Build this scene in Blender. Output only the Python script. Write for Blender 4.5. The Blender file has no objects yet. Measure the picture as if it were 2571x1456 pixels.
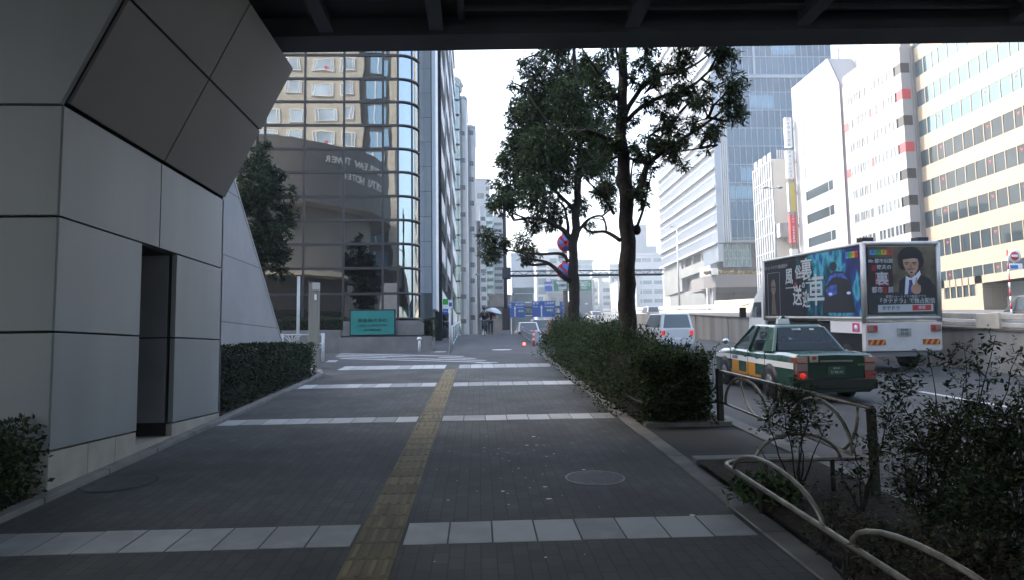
import bpy, bmesh, math, random
from mathutils import Vector, Matrix, noise
R = math.radians
V = Vector
S = bpy.context.scene
COL = S.collection
random.seed(7)

# ---------------------------------------------------------------- camera
FPX, CX, CY = 1750.0, 1285.5, 728.0          # focal length and centre in a 2571 x 1456 picture
EYE = V((0, 0, 1.58))
yaw, pit, rol = R(2.78), R(5.03), R(0.86)
FWD = V((math.sin(yaw)*math.cos(pit), math.cos(yaw)*math.cos(pit), math.sin(pit)))
_r0 = V((math.cos(yaw), -math.sin(yaw), 0)); _u0 = _r0.cross(FWD)
UP = _u0*math.cos(rol) + _r0*math.sin(rol)
RT = _r0*math.cos(rol) - _u0*math.sin(rol)
cam_d = bpy.data.cameras.new('camera'); cam = bpy.data.objects.new('camera', cam_d); COL.objects.link(cam)
cam.matrix_world = Matrix(((RT.x, UP.x, -FWD.x, EYE.x), (RT.y, UP.y, -FWD.y, EYE.y), (RT.z, UP.z, -FWD.z, EYE.z), (0, 0, 0, 1)))
cam_d.sensor_width = 36; cam_d.lens = 36*FPX/2571; cam_d.clip_end = 5000; cam_d.clip_start = .05
S.camera = cam

# ---------------------------------------------------------------- sky, sun, exposure
SUN_AZ, SUN_EL = V((-.80, .60)), R(43)
w = bpy.data.worlds.new('World'); S.world = w; w.use_nodes = True
nt = w.node_tree; sky = nt.nodes.new('ShaderNodeTexSky'); sky.sky_type = 'NISHITA'; sky.sun_disc = False
sky.sun_elevation = SUN_EL; sky.sun_rotation = math.atan2(SUN_AZ.x, SUN_AZ.y)
sky.air_density = 1.2; sky.dust_density = 5; sky.ozone_density = 1.5
bg = nt.nodes['Background']; bg.inputs[1].default_value = .15
nt.links.new(sky.outputs[0], bg.inputs[0])
sun_d = bpy.data.lights.new('sun', 'SUN'); sun_d.energy = 2.0; sun_d.angle = R(.53); sun_d.color = (1, .95, .87)
sun = bpy.data.objects.new('sun', sun_d); COL.objects.link(sun)
_sd = V((SUN_AZ.x*math.cos(SUN_EL), SUN_AZ.y*math.cos(SUN_EL), math.sin(SUN_EL)))
sun.rotation_euler = (-_sd).to_track_quat('-Z', 'Y').to_euler(); sun.location = _sd*200
S.view_settings.view_transform = 'Standard'; S.view_settings.look = 'None'
S.view_settings.exposure = 2.22; S.view_settings.gamma = 1
S.cycles.use_denoising = True
S.cycles.max_bounces = 6; S.cycles.diffuse_bounces = 3; S.cycles.glossy_bounces = 4
S.cycles.transmission_bounces = 4; S.cycles.transparent_max_bounces = 12; S.cycles.volume_bounces = 0
S.cycles.caustics_reflective = False; S.cycles.caustics_refractive = False

# ---------------------------------------------------------------- where a picture point lies at a known depth
def ray(px, py): return FWD*FPX + RT*(px-CX) - UP*(py-CY)
def at(px, py, Y):
    d = ray(px, py); return EYE + d*(Y/d.y)
def atx(px, py, X):
    d = ray(px, py); return EYE + d*(X/d.x)
def zp(Y):                                    # the sloping footpath
    if Y <= 22: return .067*Y
    if Y <= 47: return 1.474 + .052*(Y-22)
    return 2.774
def zr(Y):                                    # the road beside it
    if Y <= 45: return .055*Y-.25
    if Y <= 80: return 2.225 + .02*(Y-45)
    return 2.925
def zw(Y):                                    # the ramp wall beyond the road
    return .068*min(Y, 62) + .69
def atp(px, py, zf=zp):
    d = ray(px, py); t0, t1 = .5, 120.
    d = d/d.y
    f = lambda t: EYE.z + d.z*t - zf(t)
    for _ in range(60):
        m = (t0+t1)/2
        if f(m) > 0: t0 = m
        else: t1 = m
    return EYE + d*t0

# ---------------------------------------------------------------- materials
MATS = {}
def M(name, col, rough=.6, metal=0., var=.0, vs=3., bump=0., bs=60., spec=.5, emit=0., alpha=1., island=0., coat=0., detail=3, alt=None, streak=False):
    m = bpy.data.materials.new(name); m.use_nodes = True; MATS[name] = m
    n, l = m.node_tree.nodes, m.node_tree.links
    b = n['Principled BSDF']; b.inputs['Base Color'].default_value = (*col, 1)
    b.inputs['Roughness'].default_value = rough; b.inputs['Metallic'].default_value = metal
    b.inputs['Specular IOR Level'].default_value = spec; b.inputs['Coat Weight'].default_value = coat
    if emit: b.inputs['Emission Color'].default_value = (*col, 1); b.inputs['Emission Strength'].default_value = emit
    b.inputs['Alpha'].default_value = alpha
    tc = n.new('ShaderNodeTexCoord')
    if var or island:
        nz = n.new('ShaderNodeTexNoise'); nz.inputs['Scale'].default_value = vs; nz.inputs['Detail'].default_value = detail
        if streak:
            mp = n.new('ShaderNodeMapping'); mp.inputs['Scale'].default_value = (1, 1, .08)
            l.new(tc.outputs['Object'], mp.inputs[0]); l.new(mp.outputs[0], nz.inputs['Vector'])
        else: l.new(tc.outputs['Object'], nz.inputs['Vector'])
        cr = n.new('ShaderNodeValToRGB'); c0 = tuple(max(0, c*(1-var)) for c in col); c1 = tuple(min(1, c*(1+var)) for c in col)
        if alt: c1 = alt
        cr.color_ramp.elements[0].color = (*c0, 1); cr.color_ramp.elements[1].color = (*c1, 1)
        cr.color_ramp.elements[0].position = .3; cr.color_ramp.elements[1].position = .7
        src = nz.outputs['Fac']
        if island:
            g = n.new('ShaderNodeNewGeometry'); mx = n.new('ShaderNodeMix'); mx.data_type = 'FLOAT'
            mx.inputs[0].default_value = island
            l.new(nz.outputs['Fac'], mx.inputs[2]); l.new(g.outputs['Random Per Island'], mx.inputs[3]); src = mx.outputs[0]
        l.new(src, cr.inputs[0]); l.new(cr.outputs[0], b.inputs['Base Color'])
    if bump:
        bz = n.new('ShaderNodeTexNoise'); bz.inputs['Scale'].default_value = bs; bz.inputs['Detail'].default_value = 4
        l.new(tc.outputs['Object'], bz.inputs['Vector'])
        bp = n.new('ShaderNodeBump'); bp.inputs['Strength'].default_value = bump; bp.inputs['Distance'].default_value = .02
        l.new(bz.outputs['Fac'], bp.inputs['Height']); l.new(bp.outputs[0], b.inputs['Normal'])
    return m
def brickmat(name, c1, c2, mortar, bw, rh, ms, rot=(0, 0, 0), rough=.75, var=.25, bump=.3, offset=.5, vs=1.2):
    m = bpy.data.materials.new(name); m.use_nodes = True; n, l = m.node_tree.nodes, m.node_tree.links; b = n['Principled BSDF']
    tc = n.new('ShaderNodeTexCoord'); mp = n.new('ShaderNodeMapping'); mp.inputs['Rotation'].default_value = rot
    l.new(tc.outputs['Object'], mp.inputs[0])
    br = n.new('ShaderNodeTexBrick'); br.inputs['Scale'].default_value = 1; br.offset = offset
    br.inputs['Color1'].default_value = (*c1, 1); br.inputs['Color2'].default_value = (*c2, 1); br.inputs['Mortar'].default_value = (*mortar, 1)
    br.inputs['Brick Width'].default_value = bw; br.inputs['Row Height'].default_value = rh; br.inputs['Mortar Size'].default_value = ms
    br.inputs['Mortar Smooth'].default_value = .2
    l.new(mp.outputs[0], br.inputs['Vector'])
    nz = n.new('ShaderNodeTexNoise'); nz.inputs['Scale'].default_value = vs; nz.inputs['Detail'].default_value = 6; l.new(tc.outputs['Object'], nz.inputs['Vector'])
    mr = n.new('ShaderNodeMapRange'); mr.inputs[1].default_value = .3; mr.inputs[2].default_value = .7; mr.inputs[3].default_value = 1-var; mr.inputs[4].default_value = 1+var
    l.new(nz.outputs['Fac'], mr.inputs[0])
    mx = n.new('ShaderNodeMix'); mx.data_type = 'RGBA'; mx.blend_type = 'MULTIPLY'; mx.inputs[0].default_value = 1
    l.new(br.outputs['Color'], mx.inputs[6]); l.new(mr.outputs[0], mx.inputs[7]); l.new(mx.outputs[2], b.inputs['Base Color'])
    nf = n.new('ShaderNodeTexNoise'); nf.inputs['Scale'].default_value = 120; l.new(tc.outputs['Object'], nf.inputs['Vector'])
    ad = n.new('ShaderNodeMath'); ad.operation = 'MULTIPLY_ADD'; ad.inputs[1].default_value = -.9; l.new(br.outputs['Fac'], ad.inputs[0]); l.new(nf.outputs['Fac'], ad.inputs[2])
    bp = n.new('ShaderNodeBump'); bp.inputs['Strength'].default_value = bump; bp.inputs['Distance'].default_value = .006
    l.new(ad.outputs[0], bp.inputs['Height']); l.new(bp.outputs[0], b.inputs['Normal'])
    b.inputs['Roughness'].default_value = rough
    return m
def glassmat(name, tint, opacity, rough=.03):          # thin pane: partly see-through, partly mirror
    m = bpy.data.materials.new(name); m.use_nodes = True; n, l = m.node_tree.nodes, m.node_tree.links
    out = n['Material Output']; b = n['Principled BSDF']; b.inputs['Base Color'].default_value = (*tint, 1); b.inputs['Roughness'].default_value = rough
    b.inputs['Specular IOR Level'].default_value = .8
    tr = n.new('ShaderNodeBsdfTransparent'); tr.inputs[0].default_value = (.75, .8, .8, 1)
    mx = n.new('ShaderNodeMixShader'); mx.inputs[0].default_value = opacity
    l.new(tr.outputs[0], mx.inputs[1]); l.new(b.outputs[0], mx.inputs[2]); l.new(mx.outputs[0], out.inputs[0])
    return m

m_paver = brickmat('dark_pavers', (.052, .058, .058), (.073, .078, .077), (.036, .039, .039), .20, .10, .005, rot=(0, 0, R(90)), var=.42, vs=1.1)
m_asph = M('asphalt', (.043, .046, .048), .85, var=.28, vs=.8, bump=.4, bs=140, detail=8)
m_asph2 = M('side_street_asphalt', (.075, .078, .082), .85, var=.22, vs=.7, bump=.4, bs=140, detail=8)
m_ground = M('city_ground', (.09, .09, .09), .9, var=.2, vs=.2)
m_whitetile = M('white_paving_tile', (.40, .415, .42), .7, var=.24, vs=5, bump=.15, bs=200, island=.5)
m_tact = M('tactile_ochre', (.165, .135, .070), .7, var=.3, vs=4, bump=.2, bs=150, island=.4)
m_line = M('road_paint', (.40, .41, .42), .7, var=.35, vs=9, detail=8)
m_kerb = M('kerb_stone', (.20, .20, .19), .8, var=.25, vs=3, bump=.3, bs=90)
m_soil = M('planter_soil', (.035, .026, .018), .95, var=.4, vs=12, bump=1, bs=50)
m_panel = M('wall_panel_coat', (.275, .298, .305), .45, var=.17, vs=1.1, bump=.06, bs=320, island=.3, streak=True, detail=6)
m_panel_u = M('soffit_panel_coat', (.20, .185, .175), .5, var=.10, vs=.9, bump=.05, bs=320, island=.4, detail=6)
m_gap = M('black_joint', (.012, .011, .013), .7)
m_plinth = M('plinth_stone', (.42, .40, .35), .8, var=.13, vs=4, bump=.2, bs=80)
m_granite = brickmat('pale_granite', (.36, .355, .36), (.39, .385, .385), (.17, .17, .17), 1.2, .62, .012, rot=(R(-90), R(0), R(90)), rough=.7, var=.1, bump=.1, offset=0)
m_deck = M('deck_steel', (.07, .075, .085), .8, var=.3, vs=.7)
m_deck2 = M('deck_beam', (.078, .084, .094), .75, var=.3, vs=.7)
m_mull = M('dark_mullion', (.035, .033, .035), .45)
m_bark = M('bark', (.032, .026, .022), .95, var=.4, vs=14, bump=1., bs=35)
m_leafT = M('tree_leaf', (.026, .05, .019), .5, var=.6, vs=1.3, island=.6, alt=(.075, .12, .045), spec=.35)
m_leafL = M('far_tree_leaf', (.025, .045, .028), .5, var=.5, vs=1.5, island=.6, alt=(.065, .095, .05), spec=.3)
m_leafH = M('hedge_leaf', (.012, .026, .01), .55, var=.5, vs=2, island=.65, alt=(.045, .075, .026), spec=.3)
m_leafG = M('bush_leaf', (.026, .052, .018), .6, var=.5, vs=1.2, island=.6, alt=(.07, .11, .04), spec=.25)
m_leafS = M('shrub_leaf', (.018, .036, .014), .55, var=.5, vs=2, island=.65, alt=(.055, .09, .035), spec=.3)
m_leafB = M('bright_leaf', (.03, .07, .02), .45, var=.5, vs=5, island=.7, alt=(.09, .16, .05), spec=.5)
for m_ in (m_leafT, m_leafL, m_leafG, m_leafS):          # thin leaves let some light through
    n_, l_ = m_.node_tree.nodes, m_.node_tree.links; b_ = n_['Principled BSDF']; tl = n_.new('ShaderNodeBsdfTranslucent'); mx_ = n_.new('ShaderNodeMixShader'); mx_.inputs[0].default_value = .3
    l_.new(b_.inputs['Base Color'].links[0].from_socket, tl.inputs[0]); l_.new(b_.outputs[0], mx_.inputs[1]); l_.new(tl.outputs[0], mx_.inputs[2]); l_.new(mx_.outputs[0], n_['Material Output'].inputs[0])
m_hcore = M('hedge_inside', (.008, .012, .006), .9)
m_steel = M('worn_pipe_steel', (.27, .26, .22), .4, metal=.7, var=.35, vs=9, bump=.2, bs=60)
m_post = M('olive_post', (.032, .032, .024), .6, var=.3, vs=9)
m_conc = M('stained_concrete', (.30, .295, .28), .85, var=.33, vs=1.2, bump=.3, bs=30, streak=True, detail=6)
m_wpaint = M('white_metal_paint', (.62, .64, .65), .45, var=.1, vs=5)
m_gsteel = M('galvanised_steel', (.40, .42, .44), .45, metal=.5, var=.2, vs=4)
m_cream = M('cream_barrier', (.66, .60, .50), .7, var=.12, vs=2)
m_black = M('black_plastic', (.012, .012, .014), .5)
m_rubber = M('tyre_rubber', (.015, .015, .016), .85)
m_white = M('plain_white', (.78, .78, .77), .55)
m_red = M('plain_red', (.55, .03, .04), .5)
m_blue = M('sign_blue', (.02, .10, .42), .5, var=.08, vs=2)
m_green = M('sign_green', (.01, .20, .12), .5, var=.08, vs=2)
m_chrome = M('chrome', (.7, .7, .72), .15, metal=1)

# ---------------------------------------------------------------- objects
W = {}
def tag(o, label=None, cat=None, group=None, kind=None):
    if label: o['label'] = label
    if cat: o['category'] = cat
    if group: o['group'] = group
    if kind: o['kind'] = kind
    return o
def thing(name, label, cat, loc=(0, 0, 0), group=None, rz=0):
    o = bpy.data.objects.new(name, None); COL.objects.link(o); o.location = loc; o.rotation_euler = (0, 0, rz)
    o.empty_display_size = .2; W[o.name] = V(loc)
    return tag(o, label, cat, group)
class MB:
    def __init__(s): s.v = []; s.f = []; s.mi = []; s.sm = []; s.m = 0; s.smooth = False
    def add(s, vs, fs):
        b = len(s.v); s.v += [tuple(p) for p in vs]
        for f in fs: s.f.append(tuple(b+i for i in f)); s.mi.append(s.m); s.sm.append(s.smooth)
        return s
    def box(s, x0, x1, y0, y1, z0, z1):
        return s.add([(x0, y0, z0), (x1, y0, z0), (x1, y1, z0), (x0, y1, z0), (x0, y0, z1), (x1, y0, z1), (x1, y1, z1), (x0, y1, z1)],
                     [(0, 3, 2, 1), (4, 5, 6, 7), (0, 1, 5, 4), (1, 2, 6, 5), (2, 3, 7, 6), (3, 0, 4, 7)])
    def hexa(s, p):                                   # 8 corners: bottom loop, top loop
        return s.add(p, [(0, 3, 2, 1), (4, 5, 6, 7), (0, 1, 5, 4), (1, 2, 6, 5), (2, 3, 7, 6), (3, 0, 4, 7)])
    def bar(s, a, b, wd, ht, up=(0, 0, 1)):
        a, b = V(a), V(b); d = (b-a).normalized(); x = d.cross(V(up))
        if x.length < 1e-4: x = d.cross(V((1, 0, 0)))
        x.normalize(); u = x.cross(d); x *= wd/2; u *= ht/2
        return s.hexa([a-x-u, a+x-u, b+x-u, b-x-u, a-x+u, a+x+u, b+x+u, b-x+u])
    def poly(s, pts): return s.add(pts, [tuple(range(len(pts)))])
    def prism(s, pts, vec):                          # polygon pushed along vec
        n = len(pts); vec = V(vec); p2 = [V(p)+vec for p in pts]
        return s.add(list(pts)+p2, [tuple(range(n))[::-1], tuple(range(n, 2*n))] + [(i, (i+1) % n, n+(i+1) % n, n+i) for i in range(n)])
    def tube(s, pts, r, n=8, closed=False, cap=True):
        pts = [V(p) for p in pts]; k = len(pts); rs = r if isinstance(r, (list, tuple)) else [r]*k
        vs = []; pu = None
        for i, p in enumerate(pts):
            if closed: d = pts[(i+1) % k]-pts[i-1]
            else: d = pts[min(i+1, k-1)]-pts[max(i-1, 0)]
            d = d.normalized() if d.length > 1e-9 else V((0, 0, 1))
            if pu is None:
                pu = d.cross(V((0, 0, 1)));
                if pu.length < .05: pu = d.cross(V((1, 0, 0)))
            u = pu - d*pu.dot(d); u.normalize(); pu = u; w2 = d.cross(u)
            vs += [p+(u*math.cos(2*math.pi*j/n)+w2*math.sin(2*math.pi*j/n))*rs[i] for j in range(n)]
        fs = []
        for i in range(k if closed else k-1):
            a, b = i*n, ((i+1) % k)*n
            fs += [(a+j, a+(j+1) % n, b+(j+1) % n, b+j) for j in range(n)]
        if cap and not closed: fs += [tuple(range(n))[::-1], tuple(range((k-1)*n, k*n))]
        o = s.smooth; s.smooth = True; s.add(vs, fs); s.smooth = o
        return s
    def disc(s, c, ax, r, th, n=24):
        ax = V(ax).normalized(); return s.tube([V(c)-ax*th/2, V(c)+ax*th/2], r, n)
    def ell(s, c, r, n=12, k=8):
        c = V(c); vs = [c+V((0, 0, -r[2]))]
        for i in range(1, k):
            a = -math.pi/2+math.pi*i/k
            vs += [c+V((r[0]*math.cos(a)*math.cos(2*math.pi*j/n), r[1]*math.cos(a)*math.sin(2*math.pi*j/n), r[2]*math.sin(a))) for j in range(n)]
        vs.append(c+V((0, 0, r[2]))); fs = [(0, 1+(j+1) % n, 1+j) for j in range(n)]
        for i in range(k-2): fs += [(1+i*n+j, 1+i*n+(j+1) % n, 1+(i+1)*n+(j+1) % n, 1+(i+1)*n+j) for j in range(n)]
        L = len(vs)-1; fs += [(L, 1+(k-2)*n+j, 1+(k-2)*n+(j+1) % n) for j in range(n)]
        o = s.smooth; s.smooth = True; s.add(vs, fs); s.smooth = o; return s
    def leaf(s, p, d, L, wd, nrm):
        d = d.normalized(); x = d.cross(nrm)
        if x.length < 1e-3: x = d.cross(V((.3, .5, .8)))
        x.normalize(); u = x.cross(d)
        s.add([p, p+d*L*.45+x*wd*.5+u*L*.06, p+d*L-u*L*.08, p+d*L*.45-x*wd*.5+u*L*.06], [(0, 1, 2, 3)])
    def build(s, name, mats, parent=None, local=False, bevel=0, rec=True):
        me = bpy.data.meshes.new(name); off = V((0, 0, 0))
        if parent is not None and not local: off = W.get(parent.name, off)
        vs = s.v if off.length == 0 else [(a-off.x, b-off.y, c-off.z) for a, b, c in s.v]
        me.from_pydata(vs, [], s.f)
        for m in (mats if isinstance(mats, (list, tuple)) else [mats]): me.materials.append(m)
        me.polygons.foreach_set('material_index', s.mi); me.polygons.foreach_set('use_smooth', s.sm)
        if rec and len(s.f) < 4000:
            bm = bmesh.new(); bm.from_mesh(me); bmesh.ops.recalc_face_normals(bm, faces=bm.faces); bm.to_mesh(me); bm.free()
        me.update()
        o = bpy.data.objects.new(name, me); COL.objects.link(o)
        if parent is not None: o.parent = parent
        W[o.name] = off
        if bevel:
            b = o.modifiers.new('bevel', 'BEVEL'); b.width = bevel; b.segments = 2; b.limit_method = 'ANGLE'
        return o
def struct(mb, name, mats, **k): return tag(mb.build(name, mats, **k), kind='structure')
def one(mb, name, mats, label, cat, group=None, kind=None, **k): return tag(mb.build(name, mats, **k), label, cat, group, kind)
def text(name, body, size, mat, o, rt, up, parent=None, local=False, align='CENTER', ext=.004, wid=1.):
    cu = bpy.data.curves.new(name, 'FONT'); cu.body = body; cu.size = size; cu.align_x = align; cu.align_y = 'CENTER'; cu.extrude = ext; cu.resolution_u = 2
    cu.offset = size*.012
    t = bpy.data.objects.new('tmp', cu); COL.objects.link(t)
    me = bpy.data.meshes.new_from_object(t.evaluated_get(bpy.context.evaluated_depsgraph_get())); bpy.data.objects.remove(t)
    rt, up = V(rt).normalized(), V(up).normalized(); nn = rt.cross(up)
    off = V((0, 0, 0))
    if parent is not None and not local: off = W.get(parent.name, off)
    mw = Matrix(((rt.x*wid, up.x, nn.x, o[0]-off.x), (rt.y*wid, up.y, nn.y, o[1]-off.y), (rt.z*wid, up.z, nn.z, o[2]-off.z), (0, 0, 0, 1)))
    me.transform(mw); me.materials.clear(); me.materials.append(mat)
    ob = bpy.data.objects.new(name, me); COL.objects.link(ob)
    if parent is not None: ob.parent = parent
    return ob
def sheet(name, x0, x1, y0, y1, zf, mat, dz=0, step=1., kind='structure'):
    mb = MB(); n = max(1, int(round((y1-y0)/step))); ys = [y0+(y1-y0)*i/n for i in range(n+1)]
    vs = [];
    for y in ys: vs += [(x0, y, zf(y)+dz), (x1, y, zf(y)+dz)]
    mb.add(vs, [(2*i, 2*i+1, 2*i+3, 2*i+2) for i in range(n)])
    return tag(mb.build(name, mat), kind=kind)
def kerb(name, x0, x1, y0, y1, zf, h0, h1, mat, step=1.2, gap=.008):
    mb = MB(); y = y0
    while y < y1-.01:
        e = min(y+step, y1); a, b = y+gap/2, e-gap/2
        mb.hexa([(x0, a, zf(a)+h0), (x1, a, zf(a)+h0), (x1, b, zf(b)+h0), (x0, b, zf(b)+h0), (x0, a, zf(a)+h1), (x1, a, zf(a)+h1), (x1, b, zf(b)+h1), (x0, b, zf(b)+h1)]); y = e
    return struct(mb, name, mat, bevel=.01)
# ================================================================ THE GROUND
sheet('ground', -900, 900, -250, 1800, lambda y: zr(y)-.10, m_ground, step=5)
sheet('pavement', -3.56, 1.92, -14, 18.7, zp, m_paver, step=2)
sheet('verge_paving', 2.10, 3.22, -14, 21.6, zp, m_asph, step=2)
sheet('pavement', -9, -3.56, 16.4, 18.7, zp, m_paver, dz=-.004, step=1)
sheet('hedge_bed', -9, -3.66, 2, 16.4, zp, m_soil, dz=.03, step=1)
sheet('side_street', -60, 3.22, 18.7, 24.6, zp, m_asph2, step=1.5)
sheet('uphill_path', -2.75, 3.4, 24.6, 70, zp, m_asph2, step=1.5)
sheet('road', 3.42, 14.5, -60, 140, zr, m_asph, step=2)
sheet('upper_road', 14.95, 60, -60, 300, lambda y: zw(y)-.05, m_asph2, step=4)
mb = MB()
for y in (-3, 12, 29, 37): mb.add([(9.6, y, zr(y)+.004), (9.75, y, zr(y)+.004), (9.75, y+3, zr(y+3)+.004), (9.6, y+3, zr(y+3)+.004)], [(0, 1, 2, 3)])
struct(mb, 'lane_marking', m_line)
sheet('gutter_strip', 3.43, 3.95, -6, 22, zr, M('pink_gutter_brick', (.16, .115, .10), .8, var=.35, vs=6), dz=.006, step=2)
kerb('kerb_edging', 1.92, 2.10, -6, 21.5, zp, -.2, .012, m_kerb)
kerb('kerb', 3.22, 3.42, -6, 22, zp, -.7, .02, m_kerb)
mb = MB()                                       # kerb along the granite building, curving away at the street corner
pts = [(-3.62, y) for y in (1.5, 4, 6, 8, 10, 12, 14, 15.5)] + [(-3.7, 16.6), (-3.95, 17.5), (-4.5, 18.2), (-5.6, 18.6), (-9, 18.7)]
pts2 = []
for a, b in zip(pts, pts[1:]):
    n = max(1, int(math.dist(a, b)/.75)); pts2 += [(a[0]+(b[0]-a[0])*i/n, a[1]+(b[1]-a[1])*i/n) for i in range(n)]
for a, b in zip(pts2, pts2[1:]+[pts[-1]]):
    A, B = V((a[0], a[1], zp(a[1])+.0)), V((b[0], b[1], zp(b[1])+.0)); d = (B-A); mb.bar(A+d*.006, B-d*.006, .13, .10)
struct(mb, 'corner_kerb', m_kerb, bevel=.012)

TX = -.69                                       # tactile strip centre
bands = []
for ya, yb in ((1366, 1313), (1058, 1045), (970, 961), (925, 916)):
    bands.append((atp(1060, ya).y, atp(1060, yb).y))
mb = MB()
for a, b in bands:
    x = TX+.17
    while x < 1.86:
        e = min(x+.295, 1.9); j = random.uniform(-.002, .002)
        mb.hexa([(x+.005, a, zp(a)-.02), (e-.003, a, zp(a)-.02), (e-.003, b, zp(b)-.02), (x+.005, b, zp(b)-.02), (x+.005, a, zp(a)+.005+j), (e-.003, a, zp(a)+.005+j), (e-.003, b, zp(b)+.005+j), (x+.005, b, zp(b)+.005+j)]); x += .3
    x = TX-.17
    while x > -3.5:
        e = max(x-.295, -3.54); j = random.uniform(-.002, .002)
        mb.hexa([(e+.003, a, zp(a)-.02), (x-.005, a, zp(a)-.02), (x-.005, b, zp(b)-.02), (e+.003, b, zp(b)-.02), (e+.003, a, zp(a)+.005+j), (x-.005, a, zp(a)+.005+j), (x-.005, b, zp(b)+.005+j), (e+.003, b, zp(b)+.005+j)]); x -= .3
struct(mb, 'paving_band', m_whitetile)
mb = MB(); y = -2.4                             # tactile tiles: a slab with four raised bars
while y < 17.2:
    a, b = y+.004, y+.296
    mb.hexa([(TX-.15, a, zp(a)-.02), (TX+.15, a, zp(a)-.02), (TX+.15, b, zp(b)-.02), (TX-.15, b, zp(b)-.02), (TX-.15, a, zp(a)+.006), (TX+.15, a, zp(a)+.006), (TX+.15, b, zp(b)+.006), (TX-.15, b, zp(b)+.006)])
    for k in range(4):
        xc = TX-.1125+.075*k; p, q = y+.02, y+.28
        mb.hexa([(xc-.018, p, zp(p)+.004), (xc+.018, p, zp(p)+.004), (xc+.018, q, zp(q)+.004), (xc-.018, q, zp(q)+.004), (xc-.012, p+.006, zp(p)+.012), (xc+.012, p+.006, zp(p)+.012), (xc+.012, q-.006, zp(q)+.012), (xc-.012, q-.006, zp(q)+.012)])
    y += .3
struct(mb, 'tactile_paving', m_tact)
mb = MB()                                       # zebra across the side street, worn
for (x0, y0, x1, y1, t) in ((850, 887.0, 1160, 894, 1.6), (842, 890.5, 1190, 899.0, 1.8), (840, 894.5, 1215, 904, 1.8), (850, 899, 1245, 909.3, 1.8), (1190, 909.5, 1228, 911, 1.6), (818, 906, 842, 906, 5), (1088, 882.6, 1114, 882, 2)):
    mb.poly([atp(x0, y0+t/2)+V((0, 0, .005)), atp(x1, y1+t/2)+V((0, 0, .005)), atp(x1+8, y1-t/2)+V((0, 0, .005)), atp(x0+8, y0-t/2)+V((0, 0, .005))])
struct(mb, 'crosswalk_marking', m_line)
mb = MB()                                       # specks of bird mess
for _ in range(80):
    y = random.gauss(6.9, 1.3); x = random.gauss(.2, .55)
    if not (4.3 < y < 9.4 and TX+.2 < x < 1.8): continue
    r = random.uniform(.004, .013) if random.random() < .85 else random.uniform(.015, .028)
    mb.poly([(x+r*math.cos(a)*random.uniform(.6, 1.3), y+r*math.sin(a)*random.uniform(.6, 1.3), zp(y)+.004) for a in [k*math.pi/3.5 for k in range(7)]])
one(mb, 'bird_droppings', m_white, 'white bird droppings spattered on the dark pavers', 'droppings', kind='stuff', rec=False)

def manhole(px, py, r, label, mat_lid, mat_ring, seg=.012):
    c = atp(px, py); t = thing('manhole_cover', label, 'manhole cover', c); sl = .067 if c.y < 22 else .052
    mb = MB(); n = 40
    def P(rr, a, h): return (c.x+rr*math.cos(a), c.y+rr*math.sin(a), c.z+rr*math.sin(a)*sl+h)
    mb.add([P(r*f, 2*math.pi*j/n, .005) for f in (1, 1-seg/r) for j in range(n)], [(j, (j+1) % n, n+(j+1) % n, n+j) for j in range(n)])
    mb.build('rim', mat_ring, t)
    mb = MB(); mb.poly([P(r-seg, 2*math.pi*j/n, .004) for j in range(n)]); mb.build('lid', mat_lid, t)
m_lid = M('cast_iron_lid', (.05, .052, .055), .6, var=.4, vs=18, bump=.5, bs=70)
m_rim = M('worn_iron_rim', (.30, .31, .32), .4, metal=.5, var=.4, vs=10)
manhole(1494, 1199, .27, 'dark manhole cover with a shiny worn rim on the pavers', m_lid, M('dull_iron_rim', (.16, .165, .17), .5, metal=.4, var=.7, vs=4), .016)
manhole(298, 1211, .33, 'faint dark manhole cover beside the pale stone plinth', m_paver, m_gap, .02)
manhole(1260, 877, .38, 'whitish manhole cover on the uphill asphalt path', M('pale_lid', (.5, .51, .52), .5, var=.15, vs=6), m_rim, .02)

# ================================================================ THE FOOTBRIDGE AND ITS PIER
XW = -3.66; YA = atx(121, 1180, XW).y; YB = atx(552, 1000, XW).y
zs = [atx(140, 1129, XW).z, atx(140, 832, XW).z, atx(140, 541, XW).z]      # joints
zf_ = atx(149, 257, XW).z; C = at(736, 176, YB)
zpl = zs[0]
t = thing('bridge_pier', 'grey panel clad pier with an overhanging soffit and a narrow door recess', 'bridge pier', (XW-1.5, YA+1, .3))
yn0, yn1 = atx(349, 900, XW).y, atx(437, 900, XW).y; znt = zs[2]-.02
mb = MB()
g = .009
# side wall panels (facing the path), each a slab set between open joints
def slab(y0, y1, z0, z1): mb.box(XW-.06, XW, y0+g, y1-g, z0+g, z1-g)
ym = atx(401, 600, XW).y
slab(YA, ym, zs[2], zf_); slab(ym, YB, zs[2], zf_)
slab(YA, yn0, zs[1], zs[2]); slab(YA, yn0, zs[0], zs[1]); slab(yn1, YB, zs[1], zs[2]); slab(yn1, YB, zs[0], zs[1])
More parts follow.
